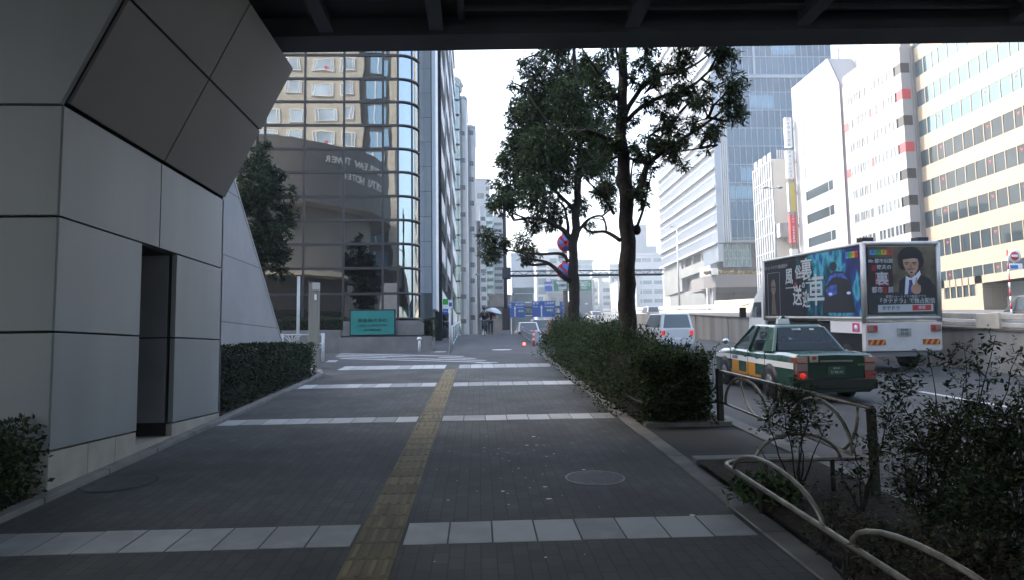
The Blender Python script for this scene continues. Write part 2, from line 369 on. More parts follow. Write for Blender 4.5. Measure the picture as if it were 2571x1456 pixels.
# front wall panels (facing the camera)
for x1, x0 in ((XW-.0, -6.1), (-6.1, -8.6)):
    for z0, z1 in ((zs[0], zs[1]), (zs[1], zs[2]), (zs[2], zf_), (zf_, zf_+2.4)):
        if z0 == zf_ and x1 > -5: continue
        mb.box(x0+g*1.6, x1-g*1.6, YA, YA+.055, z0+g*1.3, z1-g*1.3)
top = 6.2
k = (C.x-XW)/(C.z-zf_)
mb.prism([(-6.1+g*1.6, YA, zf_+g*1.3), (XW-.03, YA, zf_+g*1.3), (XW+k*(top-zf_)-.05, YA, top), (-6.1+g*1.6, YA, top)], (0, .055, 0))
mb.build('wall_panels', m_panel, t, bevel=.004)
mb = MB()                                       # far return and core behind the joints
mb.box(-9, XW-.075, YA+.07, yn0-.0, .2, top); mb.box(-9, XW-.075, yn1, YB-.06, .2, top); mb.box(-9, XW-.95, yn0, yn1, .2, top); mb.box(XW-.95, XW-.075, yn0, yn1, znt+.012, top)
mb.build('core', m_gap, t)
mb = MB(); mb.box(-9, XW, YB-.055, YB, zpl, top); mb.build('end_panel', m_panel, t)
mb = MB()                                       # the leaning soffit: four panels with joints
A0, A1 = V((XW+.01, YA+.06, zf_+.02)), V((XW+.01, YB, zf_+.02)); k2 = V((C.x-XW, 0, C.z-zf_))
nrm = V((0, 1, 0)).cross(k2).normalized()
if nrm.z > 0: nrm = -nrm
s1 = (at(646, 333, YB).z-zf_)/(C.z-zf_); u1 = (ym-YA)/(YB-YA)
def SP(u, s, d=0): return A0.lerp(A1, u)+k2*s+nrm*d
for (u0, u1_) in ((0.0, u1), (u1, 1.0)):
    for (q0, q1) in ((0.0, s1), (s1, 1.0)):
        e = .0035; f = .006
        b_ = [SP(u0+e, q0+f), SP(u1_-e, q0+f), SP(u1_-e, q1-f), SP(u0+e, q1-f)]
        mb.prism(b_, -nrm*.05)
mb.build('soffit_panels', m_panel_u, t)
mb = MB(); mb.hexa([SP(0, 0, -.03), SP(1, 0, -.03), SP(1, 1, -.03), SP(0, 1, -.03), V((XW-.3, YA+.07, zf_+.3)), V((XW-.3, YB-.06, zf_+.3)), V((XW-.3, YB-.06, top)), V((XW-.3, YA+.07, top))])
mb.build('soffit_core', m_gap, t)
mb = MB()                                       # stone plinth in blocks, running out against the slope
ys_ = [YA, atx(222, 1150, XW).y, atx(290, 1150, XW).y, yn0]
for a, b in zip(ys_, ys_[1:]): mb.box(XW-.3, XW-.005, a+.004, b-.004, -.1, zpl-.008)
mb.box(XW-.3, XW-.005, yn1+.004, YB, -.1, zpl-.008); mb.box(-9, XW-.31, YA+.02, YA+.3, -.1, zpl-.008)
mb.build('plinth', m_plinth, t, bevel=.006)
mb = MB(); mb.box(XW-.9, XW-.01, yn0+.003, yn1-.003, .2, zp(yn0)+.13); mb.build('threshold', m_plinth, t)
mb = MB()                                       # door recess: flank and back lining
mb.box(XW-.85, XW-.09, yn1-.02, yn1+.0, zs[0]+.01, zs[1]-g); mb.box(XW-.85, XW-.09, yn1-.02, yn1, zs[1]+g, znt)
mb.box(XW-.95, XW-.90, yn0+.02, yn1-.03, .3, znt); mb.build('recess_lining', M('recess_panel', (.24, .24, .26), .5, var=.1, vs=2), t)

t = thing('footbridge', 'dark underside of the wide footbridge deck with cross beams', 'footbridge', (10, 0, 6.2))
mb = MB(); SK = lambda x: -.047*(x-C.x)
mb.hexa([(-9, -13, 6.35), (46, -13, 6.35), (46, YB-.15+SK(46), 6.35), (-9, YB-.15, 6.35), (-9, -13, 7.3), (46, -13, 7.3), (46, YB-.15+SK(46), 7.3), (-9, YB-.15, 7.3)]); mb.build('deck', m_deck, t)
zE = at(1130, 122, YB).z-.062
mb = MB(); XE = -3.62
def gir(y0, y1, z0, z1): mb.hexa([(XE, y0+SK(XE), z0), (46, y0+SK(46), z0), (46, y1+SK(46), z0), (XE, y1+SK(XE), z0), (XE, y0+SK(XE), z1), (46, y0+SK(46), z1), (46, y1+SK(46), z1), (XE, y1+SK(XE), z1)])
gir(YB-.32, YB, zE+.14, 7.6); gir(YB-.48, YB+.05, zE, zE+.137); mb.build('edge_girder', m_deck2, t)
for x in (-2.1, -.55, 2.2, 4.6, 7.6, 11, 15, 20):
    mb = MB(); e = YB-.5+SK(x); mb.box(x-.05, x+.05, -12.9, e, 6.12, 6.345); mb.box(x-.10, x+.10, -12.9, e, 6.09, 6.117); mb.build('cross_beam', m_deck2, t)
mb = MB(); mb.tube([(-.2, -12, 6.28), (-.2, YB-.6, 6.28)], .05, 10); mb.tube([(-.2, YB-.9, 6.28), (9, YB-1.2, 6.26)], .04, 10); mb.build('drain_pipe', m_deck2, t)
mb = MB()
for x in range(-8, 46, 2): mb.box(x-.02, x+.02, YB-.2+SK(max(x, XE)), YB-.16+SK(max(x, XE)), 7.55, 8.7)
mb.bar((XE, YB-.18+SK(XE), 8.72), (46, YB-.18+SK(46), 8.72), .06, .06); mb.build('parapet_rail', m_deck2, t)

# granite wall with the slanted end, behind the pier
t = thing('granite_wall', 'pale granite wall with a slanting end behind the hedge', 'wall', (-5, 13, 1))
XG = -4.6; a = atx(712, 872, XG); b = atx(590, 462, XG); sl = (b.y-a.y)/(b.z-a.z)
z0_, z1_ = .3, 6.2
pl = [(XG, YB, z0_), (XG, a.y+sl*(z0_-a.z), z0_), (XG, a.y+sl*(z1_-a.z), z1_), (XG, YB, z1_)]
mb = MB(); mb.prism(pl, (-1.6, 0, 0)); mb.build('wall_face', m_granite, t)
mb = MB(); mb.prism([(XG+.01, pl[1][1]-.02, z0_), (XG+.01, pl[1][1]+.06, z0_), (XG+.01, pl[2][1]+.06, z1_), (XG+.01, pl[2][1]-.02, z1_)], (-1.62, 0, 0)); mb.build('coping', M('granite_coping', (.42, .41, .41), .7, var=.1), t)

# ================================================================ HEDGES
def hedge(name, label, x0, x1, y0, y1, zb, ztop, nleaf, L, mat, core=.10, lump=.06, group=None, cat='hedge', top_bias=.35, front=True, drop=0, reach=.02):
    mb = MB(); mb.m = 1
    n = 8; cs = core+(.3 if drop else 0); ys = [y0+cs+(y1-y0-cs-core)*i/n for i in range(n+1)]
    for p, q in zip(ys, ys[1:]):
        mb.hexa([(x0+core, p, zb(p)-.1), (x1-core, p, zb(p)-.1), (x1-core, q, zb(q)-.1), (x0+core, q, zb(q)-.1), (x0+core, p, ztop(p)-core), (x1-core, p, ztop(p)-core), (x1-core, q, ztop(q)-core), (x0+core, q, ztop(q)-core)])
    mb.m = 0; rnd = random.Random(len(label)+nleaf)
    lx, ly = x1-x0, y1-y0
    for _ in range(nleaf):
        r = rnd.random(); y = rnd.uniform(y0, y1); h = ztop(y)-zb(y)
        if r < top_bias: p = V((rnd.uniform(x0, x1), y, ztop(y))); nn = V((0, 0, 1))
        elif r < top_bias+.42: p = V((x1 if rnd.random() < .6 else x0, y, zb(y)+h*rnd.random()**.8)); nn = V((1 if p.x == x1 else -1, 0, 0))
        else: yy = y0 if front else y1; p = V((rnd.uniform(x0, x1), yy, zb(yy)+h*rnd.random()**.8)); nn = V((0, -1 if front else 1, 0))
        q = noise.noise(p*1.6)*lump*1.6+noise.noise(p*4.3)*lump
        p += nn*(q-rnd.random()**2*core*1.1+reach*rnd.random()**2)
        if drop and y < y0+.7:
            f = (1-(y-y0)/.7)**2; p.x += ((x0+x1)/2-p.x)*.28*f; p.y += .30*abs((p.x-(x0+x1)/2)/(lx/2))**3*f
        edge = drop*max(0, abs((p.x-(x0+x1)/2)/(lx/2))-.55)
        if p.z > zb(y)+h*.6: p.z -= edge*h*.5
        d = (nn*.8+V((rnd.gauss(0, .7), rnd.gauss(0, .7), rnd.gauss(.25, .6)))); l = L*rnd.uniform(.5, 1.35)
        mb.leaf(p, d, l, l*rnd.uniform(.42, .6), V((rnd.gauss(0, 1), rnd.gauss(0, 1), rnd.gauss(.8, .6))))
    return one(mb, name, [mat, m_hcore], label, cat, group, rec=False)
zt = at(600, 885, 10).z
hedge('hedge', 'clipped dark green hedge between the grey pier and the side street', -5.1, -3.78, YB+.02, 16.4, lambda y: zp(y)+.02, lambda y: zt+.03*(y-10)+.02, 17000, .055, m_leafH, lump=.05)
hedge('hedge', 'small clipped hedge at the foot of the pier corner in the foreground', -5.4, -3.72, 3.2, YA-.02, lambda y: zp(y)+.02, lambda y: atx(100, 1072, -4.0).z+.06, 16000, .05, m_leafH, lump=.05)
# ================================================================ LEFT SIDE OF THE STREET
Y1 = 29.0
m_mirror = M('dark_mirror_glass', (.26, .27, .27), .015, metal=1)
_n, _l = m_mirror.node_tree.nodes, m_mirror.node_tree.links            # slight waviness of the panes
_tc = _n.new('ShaderNodeTexCoord'); _nz = _n.new('ShaderNodeTexNoise'); _nz.inputs['Scale'].default_value = .9; _nz.inputs['Detail'].default_value = 1
_bp = _n.new('ShaderNodeBump'); _bp.inputs['Strength'].default_value = .035; _bp.inputs['Distance'].default_value = .06
_l.new(_tc.outputs['Object'], _nz.inputs['Vector']); _l.new(_nz.outputs['Fac'], _bp.inputs['Height']); _l.new(_bp.outputs[0], _n['Principled BSDF'].inputs['Normal'])
xs_b = [at(v, 700, Y1).x for v in (761, 861.5, 961, 999.5)]; pw = xs_b[1]-xs_b[0]
xs_b = [xs_b[0]-pw*i for i in range(5, 0, -1)]+xs_b
zrow = [at(880, v, Y1).z for v in (140, 199.5, 257, 316, 375, 433.5, 494, 554, 614, 675, 737, 800)]
dzr = zrow[0]-zrow[1]; zrow = [zrow[0]+dzr*i for i in range(8, 0, -1)]+zrow
t = thing('glass_office_building', 'dark mirror glass office block with a rounded corner behind the teal company sign', 'office building', (xs_b[0], Y1, 1.5))
RC = .80; xc = xs_b[-1]; cpt = [(xc+RC*math.sin(a), Y1+RC-RC*math.cos(a)) for a in [R(90)*i/8 for i in range(9)]]
rp = random.Random(3)
for j in range(len(zrow)-1):
    za, zb = zrow[j+1], zrow[j]
    for i in range(len(xs_b)-1):
        if xs_b[i+1] < -9.5 or (za > 15.2): continue
        mb = MB(); tx, tz = rp.gauss(0, .0016), rp.gauss(0, .0016)
        x0, x1 = xs_b[i]+.03, xs_b[i+1]-.03; w2, h2 = (x1-x0)/2, (zb-za)/2
        mb.box(x0, x1, Y1, Y1+.02, za+.02, zb-.02); mb.v = [(a, b+(a-(x0+x1)/2)*tx+(c-(za+zb)/2)*tz, c) for a, b, c in mb.v]
        mb.build('glass_pane', m_mirror, t)
mb = MB()
for j in range(len(zrow)-1):                     # curved corner glass
    za, zb = zrow[j+1]+.02, zrow[j]-.02; mb.smooth = True; n = len(cpt)
    mb.add([(x, y, za) for x, y in cpt]+[(x, y, zb) for x, y in cpt], [(i, i+1, n+i+1, n+i) for i in range(n-1)])
mb.build('corner_glass', M('corner_mirror_glass', (.44, .48, .49), .02, metal=1), t)
mb = MB()
ztop = zrow[0]
for z in zrow:
    mb.box(-14, xc, Y1-.05, Y1+.04, z-.05, z+.05)
    mb.tube([(x*1.0+.03*(x-xc)/RC, y-.03, z) for x, y in cpt], .055, 6)
for x in xs_b: mb.box(x-.042, x+.042, Y1-.045, Y1+.03, zrow[-1], ztop)
mb.tube([(cpt[4][0]+.01, cpt[4][1]-.01, zrow[-1]), (cpt[4][0]+.01, cpt[4][1]-.01, ztop)], .03, 6)
mb.tube([(cpt[-1][0]+.01, cpt[-1][1], zrow[-1]), (cpt[-1][0]+.01, cpt[-1][1], ztop)], .04, 6)
mb.build('mullions', m_mull, t)
mb = MB(); mb.box(-45, xs_b[-1]-.02, Y1+.12, Y1+16, 1.3, 44); mb.box(xs_b[-1]-.02, xc+RC-.12, Y1+RC, Y1+16, 1.3, 22); mb.build('core', M('dark_interior', (.02, .02, .022), .6), t)  # unseen height and leftward length added to shade the path and road
mb = MB(); mb.box(-45, xs_b[0], Y1, Y1+.1, 2.6, 44); mb.build('dark_spandrel', m_mull, t)
# side return, stone pier and the paler strip along its edge
m_sidegl = M('bright_side_glass', (.70, .74, .78), .08, metal=.8)
mb = MB(); mb.box(xc+RC-.1, xc+RC, Y1+RC+.05, 33, 2, 22); mb.build('side_glass', m_sidegl, t)
YP = 33.2; p0, p1, p2 = at(1056, 600, YP).x, at(1083, 600, YP).x, at(1095, 600, YP).x
mb = MB(); z = at(1070, 735, YP).z
while z < 22:
    mb.box(p0, p1, YP, YP+.5, z+.012, z+1.21); z += 1.22
mb.build('stone_pier', M('grey_pier_stone', (.42, .44, .45), .6, var=.12, vs=1.5, streak=True), t)
mb = MB(); mb.box(p0+.03, p1+.04, YP+.03, YP+2, 1, 22); mb.box(p0, p1+.05, YP-.03, YP+.02, 1, at(1070, 735, YP).z-.01); mb.build('pier_base', M('dark_pier_stone', (.10, .105, .11), .6, var=.1), t)
mb = MB(); mb.box(p1+.05, p2, YP-.02, YP+2.1, at(1090, 775, YP).z, 22); mb.build('edge_strip', M('pale_strip', (.72, .75, .78), .45), t)

# planter wall, sign board, bollard, cut shrub
YS = 25.6
gx = lambda v, Y=YS: at(v, 840, Y).x
t = thing('planter_wall', 'low grey stone planter wall carrying the teal company sign', 'planter wall', (gx(960), YS, 1.5))
m_sto = M('planter_stone', (.20, .195, .19), .75, var=.16, vs=2, bump=.15, bs=70)
mb = MB(); zt_ = at(960, 845, YS).z
mb.box(gx(852), gx(1085), YS-.2, YS+1.6, 1.2, zt_); mb.box(gx(700), gx(852)-.01, YS+.35, YS+1.6, 1.2, at(780, 828, YS+.35).z); mb.build('wall', m_sto, t, bevel=.01)
mb = MB(); mb.box(gx(856), gx(1076), YS-.05, YS+1.2, zt_+.002, zt_+.06); mb.build('dark_ledge', m_gap, t)
mb = MB(); zz = at(1020, 803, YS).z
mb.prism([(gx(860), YS+.1, zt_+.06), (gx(1064), YS+.1, zt_+.06), (gx(1064), YS+.1, zz-.12), (gx(1050), YS+.1, zz), (gx(860), YS+.1, zz)], (0, .35, 0)); mb.build('upstand', m_sto, t)
t = thing('company_sign', 'teal company sign board in a black frame on the stone planter wall', 'sign', (gx(935), YS-.1, zt_+.06))
x0, x1, z0, z1 = gx(881), gx(990), zt_+.065, at(935, 779, YS).z
mb = MB(); mb.box(x0-.04, x1+.04, YS-.02, YS+.09, z0-.003, z1+.05); mb.build('frame', m_gap, t, bevel=.01)
m_teal = M('teal_board', (.03, .24, .22), .4, var=.12, vs=1.2)
mb = MB(); mb.box(x0, x1, YS-.035, YS-.021, z0+.03, z1); mb.build('board', m_teal, t)
mx_, hz = (x0+x1)/2, z1-z0; m_ink = M('dark_ink', (.012, .06, .055), .6)
text('lettering', '東急株式会社', .145, m_ink, (mx_, YS-.04, z0+hz*.60), (1, 0, 0), (0, 0, 1), t, wid=1.25)
text('lettering', 'TOKYU CORPORATION', .085, m_ink, (mx_, YS-.04, z0+hz*.40), (1, 0, 0), (0, 0, 1), t, wid=1.1)
text('lettering', '東急不動産株式会社', .07, m_ink, (mx_, YS-.04, z0+hz*.22), (1, 0, 0), (0, 0, 1), t)
hedge('hedge', 'low trimmed hedge on the planter wall left of the teal sign', gx(690), gx(853), YS+.7, YS+1.3, lambda y: at(780, 830, YS).z-.02, lambda y: at(780, 795, YS).z, 3500, .06, m_leafH, core=.08)
hedge('box_shrub', 'square clipped shrub at the right end of the planter wall', gx(1062), gx(1090), YS+.15, YS+.65, lambda y: zt_-.05, lambda y: at(1075, 801, YS).z, 2200, .05, m_leafH, core=.07, cat='shrub')
c = atp(1053, 884); t = thing('bollard', 'short white bollard with a domed cap by the planter wall', 'bollard', c)
mb = MB(); h = .53; mb.tube([c, c+V((0, 0, h-.08))], .045, 12); mb.build('post', m_wpaint, t); mb = MB(); mb.ell(c+V((0, 0, h-.05)), (.085, .085, .06)); mb.build('cap', m_white, t)
c = atp(1130.5, 886); hp = at(1130, 752, c.y).z-c.z; t = thing('sign_pole', 'thin white pole with a small blue and white plate on the uphill path', 'sign pole', c)
mb = MB(); mb.tube([c, c+V((0, 0, hp))], .042, 10); mb.build('pole', m_wpaint, t)
mb = MB(); mb.box(c.x-.05, c.x+.09, c.y-.07, c.y-.045, c.z+hp-.28, c.z+hp); mb.build('plate', m_white, t); mb = MB(); mb.box(c.x-.03, c.x+.07, c.y-.075, c.y-.071, c.z+hp-.22, c.z+hp-.09); mb.build('plate_mark', m_blue, t)

# street furniture on the left corner
c = V((at(789, 880, 18.2).x, 18.2, zp(18.2))); t = thing('lamp_column', 'square grey stone lamp column with a boxed head behind the hedge end', 'lamp column', c)
mb = MB(); zt2 = at(789, 712, 18.2).z; mb.box(c.x-.13, c.x+.11, c.y-.12, c.y+.12, c.z-.1, zt2); mb.build('shaft', M('lamp_column_stone', (.22, .21, .18), .7, var=.25, vs=3, streak=True), t, bevel=.015)
mb = MB(); mb.box(c.x-.03, c.x+.15, c.y-.17, c.y-.05, zt2-.18, zt2+.0); mb.build('lamp_box', M('lamp_box', (.42, .42, .40), .5), t, bevel=.01)
mb = MB(); mb.prism([(c.x-.15, c.y-.13, zt2), (c.x+.16, c.y-.13, zt2-.0), (c.x-.15, c.y-.13, zt2+.07)], (0, .25, 0)); mb.build('cap', m_gap, t)
mb = MB(); mb.box(c.x+.02, c.x+.075, c.y-.135, c.y-.121, zt2-.42, zt2-.28); mb.build('notice', m_white, t)
c = V((at(748, 850, 21).x, 21, zp(21))); t = thing('marker_pole', 'bare white pole standing behind the guard fence by the side street', 'pole', c)
mb = MB(); mb.tube([c, V((c.x, c.y, at(749, 697, 21).z))], .045, 10); mb.build('pole', m_wpaint, t); mb = MB(); mb.ell((c.x, c.y, at(749, 697, 21).z), (.05, .05, .03)); mb.build('cap', m_wpaint, t)
t = thing('guard_fence', 'white metal guard fence with fan bars at the side street corner', 'fence', (at(760, 870, 20.6).x, 20.6, zp(20.6)))
Yf = 20.6; fx = lambda v: at(v, 860, Yf).x; fz = lambda v: at(760, v, Yf).z
mb = MB()
for v in (839, 862, 871): mb.tube([(fx(700), Yf, fz(v)), (fx(812), Yf, fz(v))], .022, 8)
mb.build('rail', m_wpaint, t); mb = MB()
for c0 in (733,):
    for dx in (-24, -12, 0, 12, 24): mb.tube([(fx(c0), Yf, fz(862)), (fx(c0+dx*.5), Yf, fz(848)), (fx(c0+dx), Yf, fz(839+abs(dx)*.0))], .016, 6)
mb.build('fan_bars', m_wpaint, t)
for v in (708, 811): mb = MB(); mb.tube([(fx(v), Yf, zp(Yf)-.05), (fx(v), Yf, fz(836))], .045, 10); mb.build('post', m_wpaint, t)

# louvred building with the shop front
XB = -2.13; ya, yb = 36.0, 62.0
t = thing('banded_building', 'dark building with slanting white sill bands and a convenience store front', 'office building', (XB-3, 40, 2))
mb = MB(); mb.box(-14, XB-.04, ya, yb, 1.8, 31); mb.box(XB-.04, XB+.25, ya+.0, ya+.5, 1.8, 31); mb.build('wall', M('dark_facade', (.03, .032, .036), .9, var=.1, spec=.1), t)
mb = MB(); z = at(1099, 735, ya).z
z0 = at(1100, 530, ya+.6).z; dzb = 2.62
z = z0-2*dzb
M('white_band', (.80, .81, .83), .6)
while z < 30:
    mb = MB(); mb.box(XB-.04, XB+.22, ya+.6, yb, z, z+1.1); mb.build('sill_band', MATS['white_band'], t); z += dzb
mb = MB(); xa = at(1107, 800, 37).x; mb.box(XB-1.1, XB+.02, 38.2, 39.2, zp(39), 4.4); mb.build('entrance', M('entrance_light', (.45, .43, .40), .6), t)
mb = MB(); mb.tube([(XB+.5, 43, 2.9), (XB+.5, 43, 28)], .07, 8); mb.tube([(XB+.36, 39, 5), (XB+.36, 39, 29)], .05, 8); mb.build('drain_pipe', M('pipe_white', (.5, .5, .48), .5), t)
t = thing('store_sign', 'projecting convenience store sign banded green white and blue', 'sign', (-1.9, 37.5, 4))
Yc = 37.5; x0, x1 = at(1106.5, 760, Yc).x, at(1125, 760, Yc).x; za, zb = at(1115, 787, Yc).z, at(1115, 749, Yc).z
hh = zb-za
for nm, f0, f1, m in (('green_band', .62, 1, M('store_green', (.03, .36, .05), .4)), ('white_band', .34, .62, m_white), ('blue_band', .0, .34, M('store_blue', (.02, .14, .50), .4))):
    mb = MB(); mb.box(x0, x1, Yc, Yc+.25, za+hh*f0, za+hh*f1-.002); mb.build(nm, m, t)
text('lettering', 'FamilyMart', .075, m_white, ((x0+x1)/2, Yc-.005, za+hh*.17), (1, 0, 0), (0, 0, 1), t)

# curved glass building with a roof ring, then the two round tiled towers, then the far rows
m_tile = brickmat('white_tile', (.44, .46, .48), (.48, .50, .52), (.28, .29, .30), .9, .6, .02, rough=.4, var=.08, bump=.05)
m_gglass = M('pale_green_glass', (.30, .38, .38), .08, metal=.6, var=.2, vs=.5)
m_win = M('window_dark', (.05, .065, .08), .08, var=.3, vs=.5, spec=.8)
def tower(name, label, pl, pr, Y, ytop, ybase, mat, rnd=True, depth=10, wins=(), winmat=None, lip=True, wl=None):
    x0, x1 = at(pl, 700, Y).x, at(pr, 700, Y).x; za, zb = at(pr, ybase, Y).z, at(pr, ytop, Y).z
    t = thing(name, label, 'building', ((x0+x1)/2, Y, za)); r = min((x1-x0)*.62, 1.6) if rnd else .02
    prof = [(x0, Y+depth), (x0, Y)]+([(x1-r+r*math.sin(a), Y+r-r*math.cos(a)) for a in [R(90)*i/8 for i in range(9)]] if rnd else [(x1, Y)])+[(x1, Y+depth)]
    mb = MB(); mb.prism([(x, y, za) for x, y in prof], (0, 0, zb-za)); mb.build('wall', mat, t)
    if lip: mb = MB(); mb.prism([(x+.08 if x > x0+.1 else x, y-.08, zb) for x, y in prof], (0, 0, .25)); mb.build('roof_edge', mat, t)
    for (a, b, c, d) in wins:
        mb = MB(); xa, xb = at(a, 700, Y).x, at(b, 700, Y).x; zc, zd = at(a, d, Y).z, at(a, c, Y).z
        if rnd:
            cx = x1-r; N = 6; ps = []
            for q in range(N+1):
                x = xa+(xb-xa)*q/N; y = Y-.04 if x <= cx else Y-.04+r-math.sqrt(max(0, r*r-(x-cx)**2)); ps.append((x, y))
            mb.prism([(x, y, zc) for x, y in ps]+[(x, y+.2, zc) for x, y in ps[::-1]], (0, 0, zd-zc))
        else: mb.box(xa, xb, Y-.03, Y+1.2, zc, zd)
        mb.build('window', winmat or m_win, t)
    return t, x0, x1, za, zb
t, x0, x1, za, zb = tower('curved_glass_building', 'narrow building of curved pale green glass with a dish shaped roof ring', 1136, 1156, 68, 216, 838, m_gglass, depth=12)
for k in range(15): mb = MB(); z = za+2+(zb-za-2)*k/15; mb.box(x0-.02, x1+.03, 67.95, 68.2, z, z+.12); mb.build('floor_line', m_mull, t)
cc = V((at(1135, 190, 68).x, 70, at(1135, 196, 68).z)); mb = MB(); mb.smooth = True
n = 40; rr = [(.5, -.9), (1.0, -.75), (1.0, -.65)]
prof = [(.30, -1.5), (.55, -1.2), (.95, -.2), (1.02, .1), (.9, .55), (.55, .9), (.0, 1.0)]
vs = [(cc.x+1.0*a*math.cos(2*math.pi*j/n), cc.y+1.0*a*math.sin(2*math.pi*j/n), cc.z+b*.9) for a, b in prof for j in range(n)]
mb.add(vs, [(i*n+j, i*n+(j+1) % n, (i+1)*n+(j+1) % n, (i+1)*n+j) for i in range(len(prof)-1) for j in range(n)]); mb.build('roof_dish', M('dish_cream', (.45, .45, .40), .5), t)
mb = MB()
for i in range(2):
    for j in range(24): a = 2*math.pi*j/24; q = V((cc.x+1.03*math.cos(a)*(1-.12*i), cc.y+1.03*math.sin(a)*(1-.12*i), cc.z-.05-.5*i)); mb.box(q.x-.05, q.x+.05, q.y-.05, q.y+.05, q.z-.12, q.z+.12)
mb.build('dish_openings', m_white, t)
ww = [(1159, 1170, y, y+11) for y in (330, 398, 466, 534, 602, 672, 738, 800)]
tower('tiled_tower', 'taller of the two round cornered pale tiled towers, beside the curved glass', 1152, 1175, 76, 247, 838, m_tile, wins=ww, depth=9)
ww = [(1181, 1192, y, y+12) for y in (328, 405, 445, 505, 570, 622, 660, 700, 745, 790)]
tower('tiled_tower', 'shorter of the two round cornered pale tiled towers, right of the taller one', 1174, 1197, 84, 320, 838, m_tile, wins=ww, depth=9)
m_grey1 = M('far_grey_wall', (.34, .37, .40), .7, var=.08, vs=.3)
m_grey2 = M('far_dark_wall', (.10, .10, .11), .6, var=.2, vs=.3)
m_grey3 = M('far_pale_wall', (.46, .48, .50), .7, var=.06, vs=.3)
tower('dark_narrow_building', 'thin dark building between the tiled tower and the stepped grey block', 1196, 1206, 95, 560, 838, m_grey2, rnd=False, depth=14, wins=[(1198, 1204, y, y+14) for y in range(580, 800, 36)])
tower('stepped_block', 'grey slab topped block above the low street front buildings', 1197, 1232, 150, 452, 838, m_grey1, rnd=False, depth=20, wins=[(1200, 1217, 486, 500), (1222, 1231, 470, 480), (1222, 1231, 490, 500), (1222, 1231, 512, 522), (1222, 1231, 534, 544)])
tower('street_front_building', 'pale narrow building with a brown side strip in the far row', 1206, 1222, 112, 520, 838, m_grey3, rnd=False, depth=20, wins=[(1208, 1220, y, y+10) for y in range(545, 800, 22)])
tower('street_front_building', 'glass fronted narrow building in the middle of the far row', 1221, 1240, 130, 500, 838, m_gglass, rnd=False, depth=20, wins=[(1223, 1238, y, y+8) for y in range(520, 800, 18)])
tower('street_front_building', 'white narrow building at the end of the far row beside the gantry post', 1239, 1266, 150, 545, 838, m_grey3, rnd=False, depth=20, wins=[(1242, 1262, y, y+7) for y in range(560, 800, 16)])
tower('street_front_building', 'low brown shop building at the foot of the far row', 1228, 1282, 120, 742, 838, M('far_brown', (.22, .19, .17), .8, var=.3, vs=.6), rnd=False, depth=6, wins=[(1232, 1245, 770, 800), (1250, 1262, 770, 800)])
# ================================================================ THE HOTEL BEHIND, seen in the mirror glass
def mir(px, py, Yv):                              # point whose reflection in the glass front stands at depth Yv
    p = at(px, py, Yv); return V((p.x, 2*Y1-Yv, p.z))
YV = 100.
t = thing('hotel_tower', 'beige hotel tower with a curved lettered podium mirrored in the dark glass office front', 'hotel', (-25, 2*Y1-YV, 0))
m_beige = brickmat('hotel_stone', (.43, .40, .345), (.46, .43, .37), (.35, .33, .29), 3.2, 1.1, .04, rot=(R(90), 0, 0), rough=.7, var=.06, bump=.02, offset=0)
yh = 2*Y1-YV; xl, xr = mir(500, 700, YV).x, mir(998, 700, YV).x
xa, xb = mir(905, 700, YV).x, mir(940, 700, YV).x; xc2, xd = mir(940, 700, YV).x, mir(978, 700, YV).x
mb = MB(); mb.box(xl-20, xa, yh-20, yh, 0, 60); mb.box(xd, xr, yh-20, yh+.3, 0, 60); mb.build('wall', m_beige, t)
mb = MB(); mb.box(xa, xd, yh-20, yh-.8, 0, 60); mb.build('dark_bay', M('hotel_dark_bay', (.05, .05, .05), .4), t)
m_hw = M('hotel_window', (.40, .46, .50), .06, metal=.85, var=.35, vs=.22)
m_hb = M('hotel_blue_glass', (.25, .40, .55), .06, metal=.6)
pitch = mir(800, 145, YV).z-mir(800, 229, YV).z; pitch = (mir(800, 165, YV).z-mir(800, 285, YV).z)/2
ztop = mir(800, 152, YV).z
mf = MB(); tri = MB()
for j in range(-4, 9):
    z1 = ztop-pitch*j; z0 = z1-pitch*.48
    for (a, b) in ((713, 752), (779, 834), (852, 886), (690, 640), (600, 560)):
        p, q = sorted((mir(a, 700, YV).x, mir(b, 700, YV).x))
        mb = MB(); mb.box(p, q, yh, yh+.06, z0, z1); mb.build('window', m_hw, t)
        for x in (p, q, p+.35, q-.35): mf.box(x-.05, x+.05, yh+.0, yh+.14, z0, z1)
        mf.box(p, q, yh, yh+.14, z1, z1+.1); mf.box(p, q, yh, yh+.14, z0-.1, z0)
    mb = MB(); mb.box(xa+1.0, xd-.6, yh-.8, yh-.5, z0-.5, z1+.3); mb.build('bay_window', m_hb, t)
    mf.box((xa+xd)/2-.08, (xa+xd)/2+.08, yh-.8, yh-.4, z0-.5, z1+.3)
    if j in (0, 3):
        cx, cz = mir(812, 700, YV).x, z0+.2; tri.prism([(cx-.35, yh+.07, cz+.3), (cx+.35, yh+.07, cz+.3), (cx, yh+.07, cz-.35)], (0, .02, 0))
mf.build('window_frames', m_white, t); tri.build('red_triangles', m_red, t)
